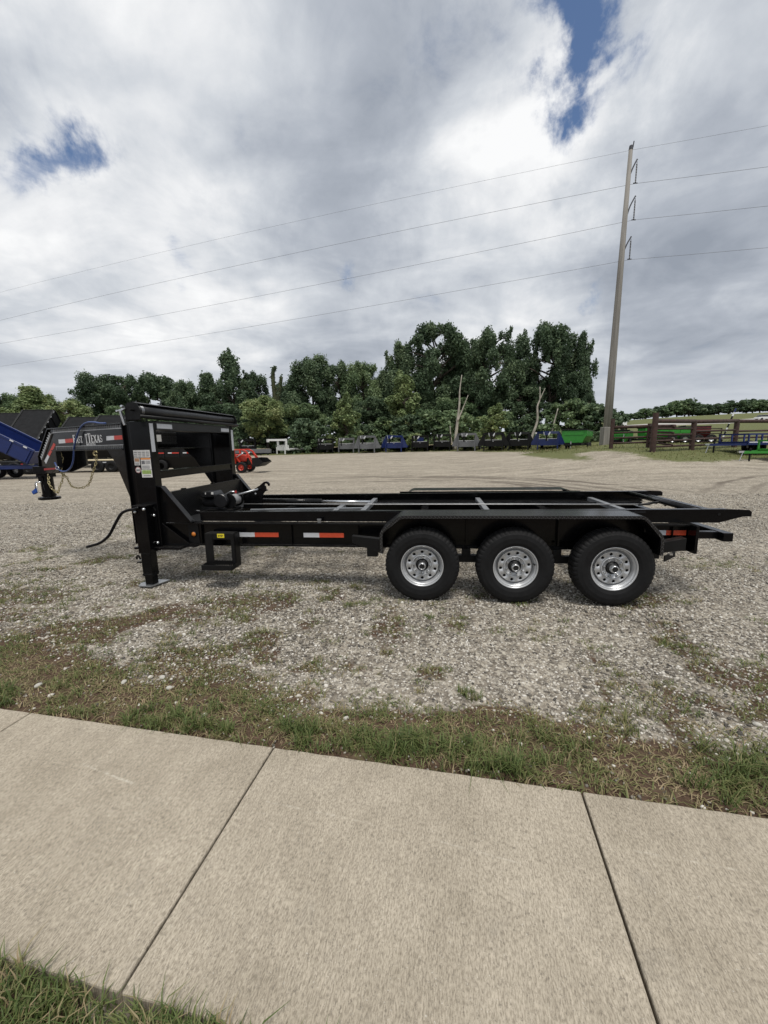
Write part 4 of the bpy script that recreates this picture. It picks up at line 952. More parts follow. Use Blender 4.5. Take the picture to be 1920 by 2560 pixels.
for u in (0,.9386,1.8772): both('leaf_spring', lambda mb,S,u=u: leaf(mb,S,u), BLKM, 0)
# roll-off rails on top of the frame
def rail(mb,S):
    def top(u): return .900+.0053*(u-.3)
    P_ = [(-2.65,top(-2.65)),(3.10,top(3.10)),(3.30,.907),(3.325,.885),(3.325,.838),(3.25,.838),(3.03,.774),(-2.65,.774)]
    mb.prism([(u,S(.405),w) for u,w in P_], (0,S(.413)-S(.405),0))
    P2 = [(-2.65,top(-2.65)-.010),(3.10,top(3.10)-.010),(3.10,top(3.10)),(-2.65,top(-2.65))]
    mb.prism([(u,S(.413),w) for u,w in P2], (0,S(.475)-S(.413),0))
    mb.box(-2.65,3.03,*sorted((S(.413),S(.53))),.774,.786)
both('hoist_rail', rail, BLK, .002)
EDG2 = HB
for u0,v0,u1,v1 in ((-1.10,.53,-1.10,1.30),(-.75,.53,-.75,mv(.53)),(.755,.53,.755,mv(.53)),(2.31,.53,2.31,mv(.53))):
    mb = MB(); mb.bar((u0,v0,.815),(u1,v1,.815),.065,.05,(0,0,1)); mb.build('cross_member', EDGE, tr, .004)
for v in (1.05,):
    MB().tube([(-2.5,1.20,.862),(-.8,1.215,.850),(1.2,1.22,.846),(2.75,1.22,.842)],.0075,8).build('winch_cable', CABLE, tr, smooth=True)
mb = MB(); mb.tube([(-2.35,1.5,.86),(-1.45,1.47,.85)],.040,14); mb.build('hydraulic_cylinder', BLK, tr, smooth=True); MB().tube([(-1.45,1.47,.85),(-.75,1.45,.846)],.022,12).build('cylinder_rod', CHR, tr, smooth=True)
mb = MB(); mb.bar((-2.2,.80,.83),(-.78,.98,.82),.05,.05); mb.build('lift_arm', STEEL, tr, .004); mb = MB(); mb.bar((-2.2,mv(.80),.83),(-.78,mv(.98),.82),.05,.05); mb.build('lift_arm', STEEL, tr, .004)
def inn(mb,S): mb.box(-2.55,2.85,*sorted((S(.80),S(.86))),.775,.815)
both('inner_tube', inn, BLK, .004)
for u in (-2.0,0.0,1.6): MB().box(u-.05,u+.05,.40,mv(.40),.62,.74).build('frame_cross_member', BLK, tr, .004)
mb = MB(); mb.box(-.02,.02,0,.012,0,.035); mb.box(-.025,.025,-.004,.016,.035,.045); mb.build('stop_lug', STEEL, tr, .002, loc=(-1.17,.33,.772))
# rear: roller, shackles, bumper tube
mb = MB(); mb.tube([(2.86,.42,.885),(2.86,mv(.42),.885)],.030,14); mb.build('rear_roller', BLK, tr, smooth=True)
mb = MB(); mb.bar((3.10,.42,.84),(3.10,mv(.42),.84),.07,.06); mb.build('rear_cross_tube', BLK, tr, .004)
MB().lathe([(0,-.006),(.014,-.006),(.014,.002)],6,(3.02,.405,.862)).build('bolt', BLKM, tr)
mb = MB(); mb.tube(catmull([(2.62,1.2,.838),(2.74,1.2,.852),(2.80,1.17,.875),(2.88,1.18,.868),(2.93,1.2,.83)]),.013,8); mb.tube(catmull([(2.70,1.25,.835),(2.78,1.24,.86),(2.86,1.26,.85)]),.012,8); mb.build('cable_hook', BLKM, tr, smooth=True)
mb = MB(); mb.bar((2.66,1.22,.842),(2.76,1.22,.842),.035,.02); mb.build('cable_clevis', CHR, tr, .004)
mb = MB(); mb.box(2.965,3.055,.22,mv(.22),.618,.705); mb.build('bumper_tube', BLK, tr, .006)
both('bumper_arm', lambda mb,S: bx(mb,S,2.729,2.965,.30,.37,.63,.70), BLK, .003)
# winch and tilting hook
wn = empty('winch', (-2.62,1.0,.785), parent=tr)
mb = MB(); mb.box(-.36,.15,-.13,.17,0,.02); mb.box(-.22,.12,-.11,.15,.02,.05); mb.build('winch_base', BLKM, wn, .003)
mb = MB(); mb.tube([(-.30,-.02,.135),(-.08,-.02,.135)],[.062,.07],18); mb.tube([(-.32,-.02,.135),(-.30,-.02,.135)],[.045,.06],18); mb.build('winch_motor', HOLEW, wn, .004, smooth=False)
mb = MB(); mb.prism([(-.30,-.12,.225),(-.27,-.12,.285),(-.12,-.12,.288),(-.09,-.12,.245),(-.09,-.12,.215),(-.28,-.12,.205)], (0,.22,0)); mb.build('winch_control_box', HOLEW, wn, .012)
mb = MB(); mb.lathe([(0,-.04),(.085,-.04),(.095,-.03),(.095,.02),(.085,.03),(0,.03)],28,(-.02,-.10,.165)); mb.build('winch_gearbox', HOLEW, wn, smooth=False)
mb = MB(); mb.lathe([(0,-.02),(.10,-.02),(.10,-.005),(.055,-.005),(.055,.20),(.10,.20),(.10,.215),(0,.215)],28,(.05,-.03,.15)); dr = mb.build('winch_drum', BLKM, wn)
mb = MB()
for k in range(11): mb.lathe([(.062,-.007),(.075,0),(.062,.007)],24,(.05,.0+k*.0165,.15))
mb.build('cable_wraps', CABLE, dr, smooth=True)
MB().box(-.14,-.11,-.125,-.118,.25,.28).build('winch_label', PAPER, wn); MB().box(-.225,-.215,-.125,-.118,.25,.275).build('winch_label', PAPER, wn)
mb = MB(); mb.tube([(.0,-.1,.22),(.12,-.1,.285),(.19,-.1,.28)],.010,8); mb.build('clutch_lever', CHR, wn, smooth=True); MB().box(.175,.20,-.11,-.09,.26,.295).build('lever_grip', STRAP, wn, .004)
mb = MB(); mb.tube([(-.62,-.2,.06),(-.42,-.18,.055),(-.30,-.16,.04)],.006,6); mb.build('power_lead', CABLE, wn, smooth=True)
hk = empty('lift_hook', (0,1.2,0), parent=tr)
prof = [(-2.50,.80),(-2.46,.97),(-2.376,1.035),(-2.235,1.115),(-2.20,1.145),(-2.175,1.163),(-2.144,1.170),(-2.115,1.160),(-2.096,1.135),(-2.100,1.108),(-2.120,1.106),(-2.124,1.128),(-2.145,1.142),(-2.165,1.136),(-2.172,1.115),(-2.155,1.108),(-2.150,1.060),(-2.124,1.052),(-2.13,1.045),(-2.17,1.03),(-2.20,.995),(-2.215,.94),(-2.22,.80)]
mb = MB(); mb.prism([(u,0,w) for u,w in prof], (0,.03,0)); mb.build('hook_plate', BLK, hk, .002)
MB().tube([(-2.84,-.05,.921),(-2.24,-.05,1.068)],.014,10).build('hook_stay', STEEL, hk, smooth=True)
MB().tube([(-2.78,-.12,.90),(-2.70,-.14,.80)],.008,8).build('stay_brace', STEEL, hk, smooth=True)
MB().lathe([(0,-.012),(.016,-.010),(.016,.002)],12,(-2.30,-.001,1.0)).build('bolt', CHR, hk); MB().lathe([(0,-.012),(.014,-.010),(.014,.002)],12,(-2.33,-.001,1.05)).build('bolt', CHR, hk)

# ---------------------------------------------------------------- transmission pole and wires
pz = zg(18.53,34)
pole = tag(empty('utility_pole', (18.53,34,pz-.3)), 'tall tapered concrete transmission pole right of the wood', 'pole')
mb = MB(); mb.tube([(0,0,0),(.02,0,6),(.07,0,13),(.15,0,22.0)], [.33,.28,.215,.135], 18); mb.build('shaft', POLEM, pole, smooth=True)
MB().box(-.42,.36,-.34,.34,-.2,1.75).build('base_casing', POLEM, pole, .04)
mb = MB(); mb.tube([(.15,0,21.9),(.16,0,22.15)], [.15,.13], 14); mb.build('cap', INS, pole); MB().tube([(.22,0,22.0),(.30,0,22.05),(.34,0,22.45)],.04,8).build('top_bracket', INS, pole)
for zb, zt_, xt, zi in ((19.95,21.2,.69,19.66),(17.15,18.75,.78,17.17),(14.76,15.97,.70,14.43)):
    z0 = zb; a = MB(); a.tube(catmull([(.14,0,z0-.2),(.2,0,z0+.15),(.42,0,(z0+zt_)/2+.15),(xt-.08,0,zt_-.08),(xt,0,zt_+.06)]),[.05]*20+[.06],8); arm = a.build('cross_arm', INS, pole, smooth=True)
    i_ = MB(); pr = []; n_ = 24; L_ = zt_-.2-zi
    i_.tube([(xt,0,zt_-.08),(xt,0,zt_-.22)],.018,6); pts = [(xt,0,zt_-.22-(L_-.05)*k/n_) for k in range(n_+1)]
    i_.tube(pts,[.055 if k%2 else .032 for k in range(n_+1)],8); i_.bar((xt-.16,0,zi+.02),(xt+.16,0,zi+.02),.05,.05); i_.build('insulator', INS, pole)
WR = {'top ground wire meeting the tip of the transmission pole': [(-48.45,55.49,21.22),(-4.79,41.52,22.6),(18.80,34.01,22.80),(26.54,31.49,22.53)],
      'upper power line hung from the highest arm of the pole': [(-49.47,55.99,18.03),(-10.27,43.44,19.82),(19.24,34.0,20.57),(26.94,31.54,20.07)],
      'middle power line hung from the second arm of the pole': [(-50.16,56.21,15.24),(-10.04,43.37,16.61),(19.3,33.98,18.09),(27.22,31.45,17.58)],
      'lowest power line hung from the bottom arm of the pole': [(-50.86,56.43,12.42),(-10.65,43.57,13.83),(19.25,34.0,15.33),(27.52,31.35,14.87)]}
for k,(lab,P_) in enumerate(WR.items()):
    a,b_,c,d = [Vector(p) for p in P_]
    left = []
    for i in range(33):
        t_ = i/32*1.55; x = c.x+(a.x-c.x)*t_; y = c.y+(a.y-c.y)*t_
        s1 = (b_.x-c.x)/(a.x-c.x); A_ = a.z-c.z; B_ = b_.z-c.z; q = (B_-A_*s1)/(s1*s1-s1); p = A_-q
        left.append(Vector((x,y,c.z+p*t_+q*t_*t_)))
    right = [c+(d-c)*i*.5+Vector((0,0,.012*i*i)) for i in range(1,14)]
    MB().tube(left[::-1]+right, .0105 if k else .007, 5).build('power_line', WIRE); o = bpy.context.scene.objects
    tag(COL.objects[-1], lab, 'wire', 'overhead wires of the pole')

# ---------------------------------------------------------------- pipe fence
def pipe_post(x, y, h, r, label, lean=.0):
    z = zg(x,y); o = MB().tube([(0,0,-.3),(lean,0,h)], r, 14).build('fence_post', PIPE, None, loc=(x,y,z), smooth=False)
    MB().lathe([(0,0),(r*.98,0)],14).build('cap', PIPE, o, loc=(lean,0,h+.001), rot=(R(90),0,0))
    return tag(o, label, 'fence post', 'rusty pipe fence posts')
PO = [(15.61,28.0,2.0,.13,'rusty brown pipe post beside the concrete pole base'),(17.55,27.1,1.55,.12,'short rusty pipe post in front of the green dump trailer'),(15.85,24.0,2.25,.155,'tallest rusty pipe gate post at the gravel drive'),(19.26,25.5,1.78,.145,'thick rusty pipe post right of the tall gate post'),(23.63,27.5,1.80,.15,'rusty pipe post behind the blue utility trailer')]
for q in PO: pipe_post(*q)
def rails(name, a, c, ha, hc, rr, hs, label):
    za, zc = zg(*a), zg(*c); e = empty(name, (a[0],a[1],za)); tag(e, label, 'fence', 'rails of the pipe fence')
    v = Vector((c[0]-a[0], c[1]-a[1], zc-za))
    def ln(p,q,f): return (Vector((0,0,ha))*f, v+Vector((0,0,hc))*f)
    p,q = ln(0,0,1); MB().tube([p-v*.02,q+v*.02], rr, 12).build('top_rail', PIPE, e, smooth=True)
    for f in hs: p,q = ln(0,0,f); MB().tube([p,q], .062, 8).build('rail', PIPE, e, smooth=True)
rails('fence_rails', (15.61,28.0),(17.55,27.1),1.42,1.38,.10,(.74,.5,.25),'brown pipe rails from the pole to the short post')
rails('fence_rails', (17.55,27.1),(17.4,24.6),1.38,1.48,.10,(.74,.5,.25),'brown pipe rails behind the tall gate post')
rails('fence_rails', (15.85,24.0),(19.26,25.5),1.78,1.76,.12,(.75,.55,.36,.17),'brown pipe rails between the two thickest posts')
rails('fence_rails', (19.26,25.5),(23.63,27.5),1.74,1.74,.12,(.66,.38,.16),'brown pipe rails right of the thick post')
rails('fence_rails', (23.63,27.5),(33.5,31.6),1.72,1.60,.12,(.62,.36,.16),'brown pipe rails running out of the picture at right')
ga = empty('pipe_gate', (19.45,25.9,zg(19.45,25.9))); tag(ga, 'thin barred brown pipe gate standing behind the fence rails', 'gate')
for h in (.45,.72,.98,1.3): MB().tube([(0,0,h),(3.0,1.35,h)],.028,8).build('bar', PIPE, ga, smooth=True)
for s in (0,1): MB().tube([(3.0*s,1.35*s,.35),(3.0*s,1.35*s,1.34)],.035,8).build('stile', PIPE, ga, smooth=True)
# leaning marked staff behind the fence
lb = empty('marker_staff', (27.22,33,zg(27.22,33)+.0)); tag(lb, 'leaning black and white staff with blue top behind the fence', 'staff')
for k in range(9):
    p0 = Vector((.10*k,0,.30*k)); p1 = Vector((.10*(k+1),0,.30*(k+1))); MB().cyl(p0,p1,.06,n=8).build('band', (TWHT if k%2 else BLKM) if k < 8 else TBLUE, lb)

# ---------------------------------------------------------------- trees
def tree_mesh(seed, leaf_n, style):
    """unit tree: height 1, crown half-width about .5 (scaled later); returns trunk and crown arrays"""
    rg = np.random.default_rng(seed); mb = MB()
    tr_h = {'cone':.12,'bush':.04}.get(style,.30)
    tp_ = [Vector((0,0,-.02))]; 
    for k in range(1,8): tp_.append(Vector((rg.normal(0,.012)*k, rg.normal(0,.012)*k, k/7*.86)))
    mb.tube(tp_, [.030*(1-k/8.6)+.004 for k in range(8)], 8)
    blobs = []
    nl = 30 if style != 'cone' else 20
    for k in range(nl):
        f = (k+.5)/nl; h = tr_h+(.90-tr_h)*f; a = k*2.4+rg.uniform(-.5,.5)
        if style == 'cone': reach = .42*(1-f)**.8+.05
        elif style == 'bush': reach = .46*math.sin(math.pi*(.38+.55*f))**.7
        elif style == 'tall': reach = .42*math.sin(math.pi*min(1,.22+f*.80))**.8+.03
        else: reach = .46*math.sin(math.pi*(.20+.72*f))**.7
        reach *= rg.uniform(.6,1.1)
        base = tp_[min(7,int(h/.86*7))].copy(); base.z = max(.1,h-.10*reach*2)
        end = Vector((reach*math.cos(a), reach*math.sin(a), h+rg.uniform(-.02,.06)))
        mid = base.lerp(end,.55)+Vector((rg.normal(0,.02),rg.normal(0,.02),.02))
        mb.tube([base,mid,end],[.011,.007,.003],5)
        R0 = rg.uniform(.070,.138)*(1.0 if style != 'cone' else .85)
        blobs.append((end, R0)); blobs.append((mid+Vector((rg.normal(0,.04),rg.normal(0,.04),.03)), R0*rg.uniform(.6,.95)))
        for q in range(2): blobs.append((end+Vector(rg.normal(0,.048,3)), R0*rg.uniform(.35,.65)))
    blobs.append((Vector((tp_[7].x,tp_[7].y,.90)), .09)); blobs.append((Vector((tp_[7].x+.05,tp_[7].y,.94)), .05))
    B_ = np.array([(*p,r) for p,r in blobs]); wt = B_[:,3]**2; wt /= wt.sum()
    ib = rg.choice(len(B_), leaf_n, p=wt); d = rg.normal(size=(leaf_n,3)); d /= np.linalg.norm(d,axis=1)[:,None]
    rad = rg.random(leaf_n)**.42*(1+.25*rg.normal(size=leaf_n)*.5)
    c = B_[ib,:3]+d*(B_[ib,3]*rad)[:,None]*np.array([1,1,.78])
    tone = np.clip(.46+.16*rg.normal(size=len(B_))[ib]+.17*rg.normal(size=leaf_n), 0, 1)
    nrm = d*.5+rg.normal(size=(leaf_n,3))*.6+np.array([0,0,.35]); nrm /= np.linalg.norm(nrm,axis=1)[:,None]
    t1 = np.cross(nrm, rg.normal(size=(leaf_n,3))); t1 /= np.linalg.norm(t1,axis=1)[:,None]; t2 = np.cross(nrm,t1)
    return mb, c, t1, t2, tone, rg
def tree_objs(name, var, x, y, H, W, tone, label, group, z=None, leaf=.30, rot=0):
    z = zg(x,y) if z is None else z
    e = empty(name, (x,y,z), (0,0,rot)); tag(e, label, 'tree', group)
    tm, cms = var
    sxy = W; k = Vector((sxy,sxy,H))
    a = link('trunk', tm, e); a.scale = k; a_ = link('crown', cms[tone], e); a_.scale = k
    return e
def variant(seed, leaf_n, style, asp, leafsz, mats=LEAF):
    """asp = width/height the leaf quads are pre-divided for, leafsz relative to height"""
    mb, c, t1, t2, tone, rg = tree_mesh(seed, leaf_n, style)
    tm = mb.mesh('trunk', BARK, True)
    S = np.array([1/asp,1/asp,1.0]); n = len(c); sz = leafsz*rg.uniform(.55,1.25,n)[:,None]
    V = np.stack([c-t1*sz*S, c+t2*sz*.62*S, c+t1*sz*S, c-t2*sz*.62*S],1).reshape(-1,3)
    F = np.arange(n*4).reshape(-1,4)
    cms = []
    for m_ in mats: 
        me_ = np_mesh('crown', V, F, m_, np.repeat(tone,4)) if not cms else cms[0].copy()
        if cms: me_.materials.clear(); me_.materials.append(m_)
        cms.append(me_)
    return tm, cms
VAR = [variant(11,30000,'broad',.62,.0118), variant(12,30000,'broad',.62,.0118), variant(13,22000,'tall',.5,.0125), variant(14,30000,'broad',.62,.0118), variant(15,30000,'broad',.62,.0118), variant(16,32000,'broad',.62,.0115), variant(17,15000,'tall',.5,.0125), variant(18,22000,'cone',.6,.0175)]
TREES=[(-72.5,78,12.4,4.6,0,0),(-79.4,80,13.8,8.7,1,0),(-61.6,74,12.2,9.2,2,2),(-70.4,80,11.8,6.3,3,1),(-49.8,66,9.0,7.8,4,2),(-57.0,84,16.3,10.0,1,0),(-51.5,84,15.9,9.1,5,0),(-46.1,86,16.4,11.1,0,0),(-38.6,82,13.9,7.3,3,0),(-33.8,82,15.3,7.3,2,0),(-28.3,80,18.9,7.5,6,0),(-26.1,84,15.9,7.5,4,0),(-17.9,64,8.9,7.9,5,2),(-17.0,78,12.7,7.7,3,0),(-13.2,78,17.7,9.3,0,0),(-8.4,80,16.8,7.1,4,0),(-4.0,78,16.4,7.7,1,1),(0.2,80,15.3,7.1,6,0),(-5.8,62,8.4,6.1,7,2),(3.7,66,12.1,7.8,7,2),(3.2,78,19.3,7.0,2,0),(9.7,78,23.1,11.6,5,0),(15.8,84,17.6,9.1,3,0),(19.9,76,20.9,9.4,4,0),(16.6,80,20.4,7.1,1,0),(26.8,80,20.3,7.9,6,0),(29.5,74,20.8,11.0,0,0),(34.9,74,18.2,6.6,2,0),(32.9,72,11.2,7.8,3,0),(33.6,68,7.5,4.0,5,0),(15.6,58,6.1,4.9,7,2),(12.1,72,8.8,8.6,1,1),(24.1,74,10.2,9.5,4,0),(17.3,76,11.9,8.3,5,0),(7.6,76,10.7,8.3,2,0),(-13.9,72,8.5,7.8,1,1),(-1.9,72,9.0,7.1,3,0),(-34.7,70,7.3,10.4,4,1),(-28.0,72,8.7,9.3,0,0),(-42.9,70,8.0,10.4,3,1)]
kinds = ['dark green', 'mid green', 'light yellowish green']
rows = {'back': [], 'front': []}
for q in TREES: rows['back' if q[1] >= 76 or q[2] > 15 else 'front'].append(q)
for rn, L_ in rows.items():
    for i,(x,y,H,W,v,tn) in enumerate(sorted(L_)):
        tree_objs('broadleaf_tree' if v != 7 else 'young_tree', VAR[v], x, y, H*.985, W*(1.12 if x < 25 else .98 if x < 32 else .82), tn, f'{kinds[tn]} tree, {ORD[i]} from the left in the {rn} row of the wood', 'trees of the wood', rot=i*1.7+v)
# undergrowth shrubs closing the foot of the wood
BV = [variant(31,5200,'bush',1.2,.04), variant(32,5200,'bush',1.2,.04)]
for i,x in enumerate(np.linspace(-74,34,30)):
    y = 63+rng.uniform(-2.5,4)+(6 if x < -45 else 0); H = rng.uniform(4.2,6.6); 
    e = tree_objs('shrub', BV[i%2], x+rng.uniform(-1,1), y, H, H*1.35, int(rng.choice([0,1,1,2] if i%3 == 0 else [0,0,1])), f'leafy shrub at the foot of the wood, {ORD[i]} from the left', 'undergrowth shrubs', rot=i*2.1)
    e['category'] = 'shrub'; e.location.z -= H*.04
for i,(x,y,H) in enumerate([(-10.5,60,3.4),(-12.3,60.5,2.6),(16.4,50.5,1.5),(4.6,57,2.6),(-4.5,58.5,2.7),(9.0,57,2.4)]):
    e = tree_objs('shrub', BV[i%2], x, y, H, H*1.25, 2 if i in (2,3) else 1, ['round bright shrub right of the white trailer','low bright bush just behind the white trailer deck','small pale shrub beside the second blue trailer','yellowish shrub behind the fourth black trailer','olive shrub behind the first two grey trailers','olive shrub behind the dead forked trunk'][i], 'shrubs behind the parked trailers', rot=i)
    e['category'] = 'shrub'; e.location.z -= H*.04
# trees on the far hill
FV = [variant(41,1500,'broad',.9,.05), variant(42,1500,'broad',.9,.05)]
FAR=[(101.0,190,8.5,3.8),(105.6,190,9.1,4.5),(111.1,190,10.5,5.6),(115.7,190,12.2,6.0),(120.7,190,15.4,6.8),(129.2,195,16.4,5.8),(133.4,195,17.1,7.7),(138.7,195,19.0,8.9),(144.4,195,19.5,9.7),(153.9,200,17.6,7.9),(162.1,205,16.0,6.9),(162.6,200,17.8,9.1),(169.4,200,19.1,9.9),(175.7,200,19.5,8.7),(177.5,195,19.0,8.5),(183.2,195,18.9,9.7),(155.7,205,18.0,10.1),(124.7,200,13.7,5.9),(101.4,200,8.1,3.6)]
FAR += [(x+4,y+8,zt_-.6,w) for x,y,zt_,w in FAR[2::2]]
for i,(x,y,top,W) in enumerate(sorted(FAR)):
    z = zg(x,y); H = max(top-z, 3.0)*1.25
    tree_objs('hill_tree', FV[i%2], x, y, H, max(W,H*.8)*1.25, i%2, f'distant rounded tree on the hill, {ORD[i]} from the left', 'trees on the far hill', z=z-.15*H, rot=i)
# dead trunks
def dead(name, loc, limbs, m_, label):
    e = empty(name, (loc[0],loc[1],zg(*loc))); tag(e, label, 'tree')
    for i,(pts,r0,r1) in enumerate(limbs):
        n = len(pts); MB().tube(catmull(pts,3), [r0+(r1-r0)*k/(3*(n-1)) for k in range(3*(n-1)+1)], 8).build('trunk' if i == 0 else 'branch', m_, e, smooth=True)
    return e
dead('dead_tree', (9.81,56), [([(0,0,-.2),(.15,0,2),(.35,.1,4.0),(.55,0,6.2),(.55,0,7.8),(.80,0,9.9)],.26,.05), ([(.34,0,3.9),(.75,0,4.9),(1.15,0,5.9),(1.7,0,7.3)],.13,.04), ([(-.15,.1,-.2),(-.5,.1,1.6),(-.68,0,3.3)],.16,.04)], DEADW, 'bleached forked dead trunk standing between the trailers')
dead('dead_tree', (21.6,60), [([(0,0,-.2),(.2,0,1.4),(.85,0,3.6),(.75,0,5.6),(1.05,0,6.6),(1.0,0,8.4)],.24,.06), ([(1.02,0,6.5),(1.4,0,7.4),(1.75,0,8.2)],.09,.03)], DEADW, 'crooked pale dead trunk left of the second blue trailer')
dead('dead_tree', (24.5,60), [([(0,0,-.2),(.15,0,1.8),(.5,0,3.6),(.85,0,5.2)],.20,.06)], DEADW, 'short pale dead trunk above the second blue trailer')
v_ = dead('dead_tree', (-17.9,70), [([(0,0,0),(.1,0,6),(-.1,0,9),(-.25,0,12),(-.1,0,13.4),(.25,0,13.9)],.42,.26), ([(.1,0,7.5),(.5,0,9.2),(.85,0,10.6),(1.15,0,12.4)],.34,.28), ([(0,0,8),(.25,0,9.6),(.2,0,10.8)],.28,.2), ([(-.25,0,12),(-.6,0,12.4),(-.9,0,12.3)],.14,.05)], VINE, 'vine-covered broken trunk rising above the wood at left')
def leafcloud(name, parent, pts, n, r, sz, m_):
    P_ = np.array([tuple(p) for p in pts]); ii = rng.integers(0,len(P_),n); c = P_[ii]+rng.normal(0,r,(n,3)); t1 = rng.normal(size=(n,3)); t1 /= np.linalg.norm(t1,axis=1)[:,None]; t2 = np.cross(t1,rng.normal(size=(n,3))); t2 /= np.linalg.norm(t2,axis=1)[:,None]
    V = np.stack([c-t1*sz,c+t2*sz*.6,c+t1*sz,c-t2*sz*.6],1).reshape(-1,3)
    return link(name, np_mesh(name, V, np.arange(n*4).reshape(-1,4), m_, np.repeat(np.clip(rng.normal(.4,.2,n),0,1),4)), parent)
leafcloud('vine_leaves', v_, catmull([(0,0,3),(.1,0,6),(-.1,0,9),(-.25,0,12),(-.1,0,13.4),(.25,0,13.9)],8)+catmull([(.1,0,7.5),(.5,0,9.2),(.85,0,10.6),(1.15,0,12.4)],8)+catmull([(0,0,8),(.25,0,9.6),(.2,0,10.8)],5), 1500, .16, .16, LEAF[0])
bare = dead('bare_tree', (33.6,74.5), [([(0,0,0),(.3,0,8),(-.6,0,13),(-1.2,0,16.5),(-1.0,0,18.6)],.22,.03), ([(-.6,0,13),(.4,0,15),(1.4,0,16.2),(2.6,0,17.6)],.10,.02), ([(-.9,0,14.5),(-2.0,0,16.5),(-2.4,0,18.2)],.08,.02), ([(.4,0,15),(.2,0,17),(.6,0,18.4)],.06,.02), ([(1.4,0,16.2),(2.6,0,16.5),(3.6,0,16.4)],.05,.015)], DEADW, 'leafless pale branches showing at the right end of the wood')

# ---------------------------------------------------------------- parked gooseneck trailers
small_tyre = MB().lathe([(.20,-.11),(.34,-.11),(.39,-.08),(.39,.08),(.34,.11),(.20,.11)], 20).mesh('tyre', RUB, True)
small_rim = MB().lathe([(.20,-.10),(.19,-.07),(.10,-.05),(0,-.06)], 16).mesh('rim', SIL, True)
dark_rim = small_rim.copy(); dark_rim.materials.clear(); dark_rim.materials.append(BLKM)
def goose(paint, loc, ang, label, L=8.5, tall=2.05, flare=False, deckm=PINE, mesh_box=False, tapes=True, upper=None, dove=False):
    """front of the neck faces local -y; x across"""
    x, y = loc; e = empty('parked_trailer', (x,y,zg(x,y)), (0,0,ang)); tag(e, label, 'trailer', 'gooseneck trailers parked along the wood')
    W = 1.05
    for s in (-1,1):
        MB().box(s*W-.09,s*W+.09,-.12,.14,.62,tall).build('upright', paint, e)
        MB().box(s*W-.07,s*W+.07,-.30,-.16,.04,1.05).build('jack', paint, e); MB().box(s*W-.05,s*W+.05,-.285,-.175,.05,.42).build('jack_leg', CHR, e)
        MB().bar((s*W,-.1,tall-.14),(s*.16,-2.1,tall-.14),.12,.26).build('neck_arm', paint, e)
        if tapes: MB().bar((s*.32,-1.88,tall-.12),(s*.19,-2.17,tall-.42),.07,.15).build('tape', WHT, e)
        if flare: MB().prism([(s*(W+.09),-.05,tall-.05),(s*(W+.75),.05,.85),(s*(W+.75),.05,.62),(s*(W+.09),-.05,.62)], (0,.05,0)).build('side_gusset', paint, e)
        MB().box(s*W-.06,s*W+.06,.14,L,.58,.80).build('frame_beam', paint, e)
    MB().box(-W+.09,W-.09,-.10,.12,tall-.22,tall).build('top_beam', paint, e)
    if tapes:
        MB().box(-.60,.60,-.118,-.101,tall-.19,tall-.05).build('lettering_strip', WHT, e)
    MB().box(-W+.09,W-.09,-.10,.5,.55,1.28).build('front_box', paint, e); lt = MB().box(-.06,.06,-.118,-.101,1.12,1.20).build('latch', CHR, e)
    MB().box(-.95,.95,-.112,-.101,1.285,1.33).build('top_edge', WHT if tapes else paint, e)
    mb = MB(); mb.box(-.17,.17,-2.30,-2.02,tall-.42,tall); mb.build('coupler_head', paint, e); MB().cyl((0,-2.2,tall-.4),(0,-2.2,tall-1.05),.085,n=10).build('coupler', BLKM, e)
    if upper: upper(e)
    n = 10
    for k in range(n): 
        u0 = .55+(L-.6)*k/n; MB().box(-1.22,1.22,u0+.01,u0+(L-.6)/n-.01,.80,.86).build('deck_board', deckm, e)
    for s in (-1,1):
        MB().box(s*1.24-.03,s*1.24+.03,.5,L,.70,.86).build('side_rail', paint, e)
        for yy in (L*.58,L*.58+.95):
            w_ = empty('wheel', (s*1.02,yy,.39), (0,0,R(90) if s < 0 else R(-90)), parent=e); w_.rotation_euler = (0,0,R(-90) if s < 0 else R(90))
            a = link('tyre', small_tyre, w_); a2 = link('rim', small_rim, w_)
        MB().box(s*1.05-.2,s*1.05+.2,L*.58-.5,L*.58+1.45,.84,.89).build('fender', paint, e)
    return e
A = R
def look(x, y, off): return math.atan2(-x, y)+A(off)     # local -y faces the camera, then turned by off degrees
goose(TWHT, (-14.3,58), look(-14.3,58,-58), 'white gooseneck trailer with its long white deck showing', 10.5, 2.15, deckm=TWHT, tapes=False)
goose(BLKM, (-7.9,56.5), look(-7.9,56.5,-18), 'black gooseneck trailer directly right of the white one', 9)
goose(TGREY, (-5.0,56), look(-5,56,-18), 'low grey gooseneck trailer right of the first black one', 9)
def cage(e):
    for k in range(6): MB().box(1.9,3.6,1.6,1.66,.95+k*.2,1.0+k*.2).build('ramp_bar', STEEL, e)
    for x_ in (1.9,2.7,3.56): MB().box(x_,x_+.05,1.67,1.72,.85,2.0).build('ramp_post', STEEL, e)
goose(TGREY, (-2.1,53.5), look(-2.1,53.5,-15), 'taller grey gooseneck trailer left of the first blue one', 9, 2.25, flare=True)
rg_ = empty('upright_ramp', (-.15,57.0,zg(-.15,57)+.85)); tag(rg_, 'barred grey ramp standing upright between grey and blue trailers', 'ramp')
for k in range(6): MB().box(0,1.0,0,.05,.1+k*.19,.15+k*.19).build('ramp_bar', STEEL, rg_)
for x_ in (0,.5,.95): MB().box(x_,x_+.05,.051,.09,0,1.15).build('ramp_post', STEEL, rg_)
for x_ in (0.05,.9): MB().box(x_,x_+.06,.0,.05,-.85,.0).build('ramp_leg', BLKM, rg_)
goose(TBLUE, (1.45,54), look(1.45,54,-16), 'blue gooseneck trailer in the middle of the parked row', 9, 2.2, flare=True)
